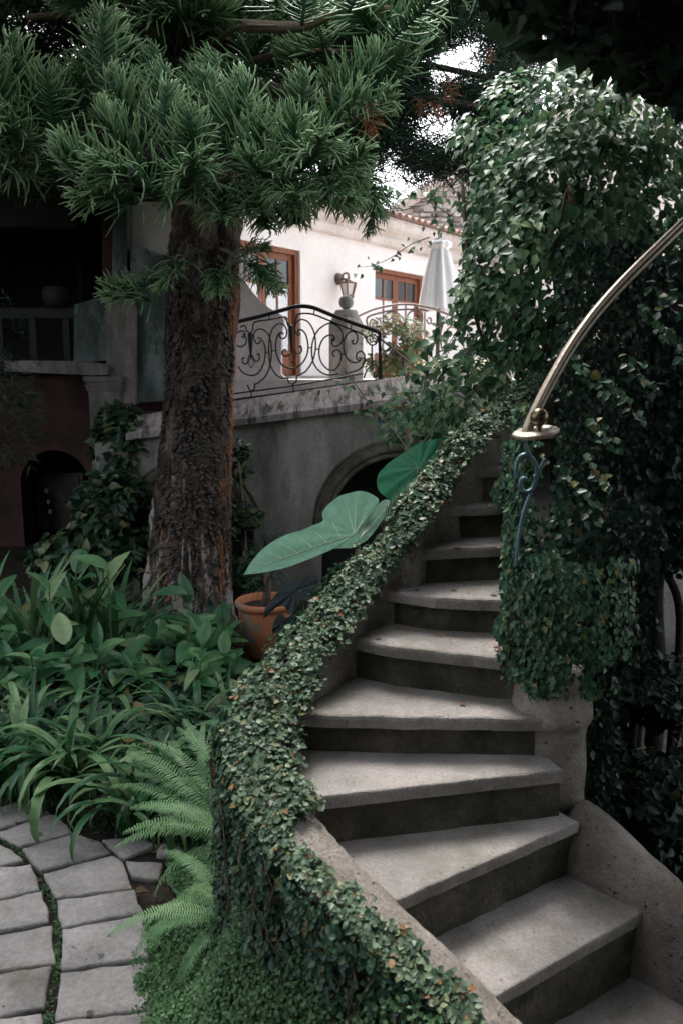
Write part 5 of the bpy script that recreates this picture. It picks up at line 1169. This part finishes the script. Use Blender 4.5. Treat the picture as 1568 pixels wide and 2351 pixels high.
# ---------------------------------------------------------------- ferns
def frond_mesh(name,L,bend,seed,mat,pinna=.060,np_=50):
    rg=random.Random(seed); mb_=MB(); p=Vector((0,0,0)); el=1.0; n=np_; pts_=[]
    for k in range(n+1): pts_.append((p.copy(),el)); p=p+Vector((0,math.cos(el),math.sin(el)))*L/n; el-=bend/n
    mb_.tube([a for a,_ in pts_],[.0028*(1-.6*k/n) for k in range(n+1)],4)
    for k in range(2,n):
        o,el=pts_[k]; f=k/n; w=pinna*math.sin(PI*min(1,(f*.93+.07)))**.6; t=Vector((0,math.cos(el),math.sin(el))); nm=Vector((0,-math.sin(el),math.cos(el)))
        for sd in (-1,1):
            x=(Vector((sd,0,0))+t*.28+nm*rg.uniform(-.05,.2)).normalized(); h=L/n*.62; w_=w*rg.uniform(.85,1.05)
            a=o; b=o+x*w_*.5+nm*.004; c=o+x*w_-nm*.006
            mb_.add([a-t*h*.45,a+t*h*.45,b+t*h*.5,b-t*h*.5,c],[(0,1,2,3),(3,2,4)])
    me=bpy.data.meshes.new(name); me.from_pydata([tuple(v) for v in mb_.v],[],mb_.f); me.update(); me.materials.append(mat); return me
FRN=[frond_mesh('frond',.62,1.5,1,M['fern']),frond_mesh('frond',.55,2.0,2,M['fern']),frond_mesh('frond',.7,1.1,3,M['fern']),frond_mesh('frond',.5,2.5,4,M['fern'])]
def fern(P_,dirs,label,grp=None,sc=1.,z=0):
    t=thing('fern',label,'fern',tuple(P_),grp)
    for a,tilt,s,k in dirs:
        o=bpy.data.objects.new('frond',FRN[k]); COL.objects.link(o); o.parent=t; o.rotation_euler=(tilt,random.uniform(-.2,.2),math.radians(a)-PI/2); o.scale=(s*sc,)*3; o.location=(random.gauss(0,.02),random.gauss(0,.02),0)
    return t
R_=math.radians
fern(Vector((-.42,3.25,.28)),[(160,R_(-12),1.05,2),(147,R_(-2),1.1,2),(183,R_(-2),1.0,0),(122,R_(12),1.0,2),(110,R_(24),.9,0),(165,R_(0),1.0,0),(150,R_(6),1.0,2),(140,R_(16),.95,2),(128,R_(22),.85,0),(178,R_(-14),.95,0),(190,R_(-20),.85,1),(115,R_(30),.8,0),(155,R_(-6),.95,2),(200,R_(-30),.8,3),(135,R_(3),.9,0),(105,R_(35),.7,1),(172,R_(10),.85,0),(98,R_(20),.7,0)],'bright green fern with long fronds arching over the flagstones',None,1.08)
fern(Vector((-.43,2.90,.22)),[(170,R_(-18),.85,1),(150,R_(-5),.8,3),(185,R_(-30),.8,1),(210,R_(-35),.75,3),(140,R_(5),.7,0),(230,R_(-30),.6,1),(195,R_(-10),.75,0)],'lower darker fern below the bright one beside the ivy wall',None,1.15)
fern(Vector((-.45,3.85,.55)),[(160,R_(-10),.6,0),(180,R_(-20),.55,1),(140,R_(10),.5,0),(200,R_(-25),.5,1)],'small fern sprouting beside the kerb below the pot')
q=Vector((2.0,4.6,.55)); fern(q,[(180,R_(-5),1,0),(200,R_(-10),.9,1),(160,R_(5),.9,0),(220,R_(-10),.8,3),(140,0,.8,1)],'dim fern in the dark garden at the right edge')
# ground cover beside the wall
P=[];Nn=[];D=[];S=[];V=[]
for k in range(44000):
    y=random.uniform(1.9,3.75); s=random.random(); xl=-.80+.10*noise.noise(Vector((y*2.2,3,3)))+.04*noise.noise(Vector((y*9,3,3))); 
    if y>2.9: xl-=.12*min(1,(y-2.9)*3)*(.5+noise.noise(Vector((y*5,1,7))))
    xr=-.34 if y>2.5 else -.34+(2.5-y)*1.1
    x=xl+(xr-xl)*s; h=.02+.20*s**1.4+.42*s**4+.05*noise.noise(Vector((x*6,y*6,1)))+.02*noise.noise(Vector((x*18,y*18,1)))
    z=max(.02,h*random.uniform(.75,1.05)); addleaf((x,y,z),rn(3)*.45+np.array((-.5,-.5,1)),rn(3),random.uniform(.011,.020),random.random())
leaves('ground_cover',P,Nn,D,S,T_IVY,M['cover'],None,'tiny leaved bright ground cover between the flagstones and the ivy wall','ground cover','stuff',np.array(V))
# ---------------------------------------------------------------- shrubs by the column, hanging plants at left
def bush(name,label,cat,c,r,n,size,mat,T=T_VINE,flat=1.,trunk=True,seed=0):
    t=thing(name,label,cat,(c[0],c[1],0 if trunk else c[2])); P_=[];N__=[];D_=[]
    for k in range(n):
        a=random.uniform(0,2*PI); ph=math.acos(random.uniform(-1,1)); rr=random.uniform(.4,1.05)
        d=Vector((math.sin(ph)*math.cos(a),math.sin(ph)*math.sin(a),math.cos(ph))); p=Vector(c)+Vector((d.x*r[0],d.y*r[1],d.z*r[2]))*rr
        if noise.noise(p*3.1+Vector((seed,0,0)))<-.15: continue
        P_.append(p);N__.append(d*.6+Vector(rn(3)*.4)+Vector((0,-.2,.6)));D_.append(d+Vector(rn(3)*.5))
    leaves('foliage',P_,N__,D_,size*(.7+.6*rnd(len(P_))),T,mat,t)
    if trunk:
        m_=MB(); m_.tube(cat_rom([Vector((c[0],c[1],0)),Vector((c[0]+.05,c[1],c[2]*.5)),Vector(c)],5),[.03-.002*k for k in range(11)],6); m_.build('stem',M['twig'],t,True)
    return t
def bu(u,v,Y): return tuple(aty(u,v,Y))
bush('variegated_shrub','dark variegated shrub climbing beside the pale column','shrub',bu(285,1020,8.6),(.30,.3,.42),1500,.11,M['shrub'],seed=1)
bush('dark_shrub','dark round shrub at the foot of the column','shrub',bu(270,1190,8.2),(.42,.35,.50),2200,.11,M['shrub'],seed=3)
bush('low_dark_shrub','low dark shrub left of the trunk foot','shrub',bu(215,1280,8.0),(.7,.4,.28),1800,.11,M['shrub'],seed=5)
bush('clinging_shrub','small dark plant clinging to the right of the trunk','shrub',bu(548,1060,8.0),(.12,.12,.22),260,.08,M['shrub'],seed=6)
bush('hidden_shrub','dark shrub between the trunk and terracotta pot','shrub',bu(555,1280,7.9),(.28,.2,.55),1100,.09,M['shrub'],seed=9)
bush('hanging_fern','dim ferny plant hanging from the balcony at the far left','plant',bu(15,900,8.6),(.35,.3,1.0),2200,.13,M['canopy'],T_BLADE,trunk=False,seed=7)
bush('flowering_shrub','pale green and orange flowering shrub behind the railing','shrub',bu(905,800,9.6),(.42,.3,.38),2600,.055,M['flower'],trunk=False,seed=8)
bush('flowering_hedge','pale flowering hedge below the arched railing','shrub',bu(1050,860,10.4),(.85,.3,.22),3000,.05,M['flower'],trunk=False,seed=12)
bush('wall_foot_shrub','leafy climber below the coping at the right end of the wall','shrub',bu(1000,970,6.6),(.45,.3,.30),1200,.07,M['vine'],trunk=False,seed=14)
# ---------------------------------------------------------------- dark garden at the right
gw=MB(); gw.box((1.2,6.4,-.02),(5.5,6.6,2.2)); tag(gw.build('far_wall',M['gardenwall']),'pale garden wall glimpsed behind dark trunks at the right','wall')
for k,(pts_,r,l) in enumerate((([(1510,1560,4.9),(1500,1350,4.9),(1540,1150,4.9)],.06,'thickest dark trunk at the right edge'),([(1470,1560,4.9),(1475,1380,4.9),(1500,1150,4.9)],.03,'slim dark trunk between the pale wall gaps'),([(1465,1470,4.8),(1420,1350,4.8),(1400,1240,4.8)],.028,'slim dark trunk leaning left'),([(1560,1420,4.7),(1520,1300,4.7),(1490,1220,4.7)],.025,'slim dark branch leaning left at the right edge'))):
    b=aty(*pts_[0]); t_=thing('bare_tree',l,'tree',(b.x,b.y,0)); m=MB(); m.tube(cat_rom([Vector((b.x,b.y,0))]+[aty(*p) for p in pts_],6),r,9); m.build('trunk',M['darktwig'],t_,True)
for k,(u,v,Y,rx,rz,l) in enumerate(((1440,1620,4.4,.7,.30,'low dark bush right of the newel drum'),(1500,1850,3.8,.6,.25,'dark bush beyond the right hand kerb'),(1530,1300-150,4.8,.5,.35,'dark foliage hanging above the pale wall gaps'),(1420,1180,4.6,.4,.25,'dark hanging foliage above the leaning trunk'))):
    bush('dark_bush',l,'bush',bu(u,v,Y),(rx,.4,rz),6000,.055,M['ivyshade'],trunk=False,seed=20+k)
el2=thing('shade_taro','dim green taro with heart leaves right of the dark stair wall','plant',(1.7,4.6,0))
cv=lambda x,y:(x,y)
traced_leaf('leaf',[(1410,1435),(1430,1425),(1455,1430),(1478,1445),(1455,1460),(1430,1470),(1415,1500),(1402,1480),(1400,1450)],(1425,1455),4.5,R_(60),0,M['taro2'],M['vein2'],el2,[(1470,1446)],(1405,1490),.1,None,cv)
traced_leaf('leaf',[(1385,1545),(1400,1510),(1430,1490),(1460,1480),(1450,1510),(1425,1535),(1395,1555)],(1430,1505),4.45,R_(60),0,M['taro2'],M['vein2'],el2,[(1450,1490)],(1392,1548),.1,None,cv)
m=MB(); m.tube([aty(1425,1455,4.5),aty(1415,1620,4.5)],.008,6); m.build('petiole',M['stem'],el2)
# ---------------------------------------------------------------- fallen leaves on the steps
LT=leaf_mesh('leaf_blade',T_IVY,M['litter'])
loc_=['third','fourth','fifth','sixth']
FL=((1040,1252,3),(900,1352,4),(948,1349,4),(1036,1352,4),(1075,1355,4),(1138,1360,4),(912,1441,5),(960,1444,5),(1010,1452,5),(1145,1478,5),(1152,1490,5),(1068,1612,6),(1040,1162,2),(1120,1160,2),(1140,1254,3),(860,1462,5))
for k,(u,v,i) in enumerate(FL):
    p=atz(u,v+3,ZT[i]+.006); o=bpy.data.objects.new('fallen_leaf',LT); COL.objects.link(o); o.location=p; o.rotation_euler=(random.uniform(-.2,.3),random.uniform(-.3,.3),random.uniform(0,6)); s=random.uniform(.02,.04); o.scale=(s,s,s)
    same=[(q[0],j) for j,q in enumerate(FL) if q[2]==i]; same.sort(); rk_=[j for _,j in same].index(k)
    tag(o,f"dry brown fallen leaf, {['first','second','third','fourth','fifth','sixth'][rk_]} from the left on the {['','','second','third','fourth','fifth','sixth'][i]} visible tread from the top",'fallen leaf','fallen leaves on the steps')

# ---------------------------------------------------------------- say which plant of a group is which, by its row and place
ORD=['leftmost','second from the left','third from the left','fourth from the left','fifth from the left','sixth from the left','seventh from the left','eighth from the left','ninth from the left','tenth from the left','eleventh from the left','twelfth from the left','thirteenth from the left','fourteenth from the left','fifteenth from the left','sixteenth from the left','seventeenth from the left','eighteenth from the left','nineteenth from the left','twentieth from the left']
def by_rows(group,what,rows):
    T=[o for o in scene.objects if o.get('group')==group and not o.parent]
    T.sort(key=lambda o:o.location.y); n=math.ceil(len(T)/len(rows))
    for r,row in enumerate(rows):
        R_=sorted(T[r*n:(r+1)*n],key=lambda o:o.location.x/o.location.y)
        for k,o in enumerate(R_): o['label']=f'{what}, {ORD[k]} in the {row}'
by_rows('strap leaved lilies','strap leaved lily',['front row by the flagstones','second row from the flagstones','third row from the flagstones','back row of lilies'])
by_rows('broad leaved plants in the bed','low broad leaved plant',['front row behind the lilies','second row behind the lilies','third row behind the lilies','back row before the trunk'])
by_rows('tall blade clumps','tall dark bladed clump',['far left cluster of the bed'])
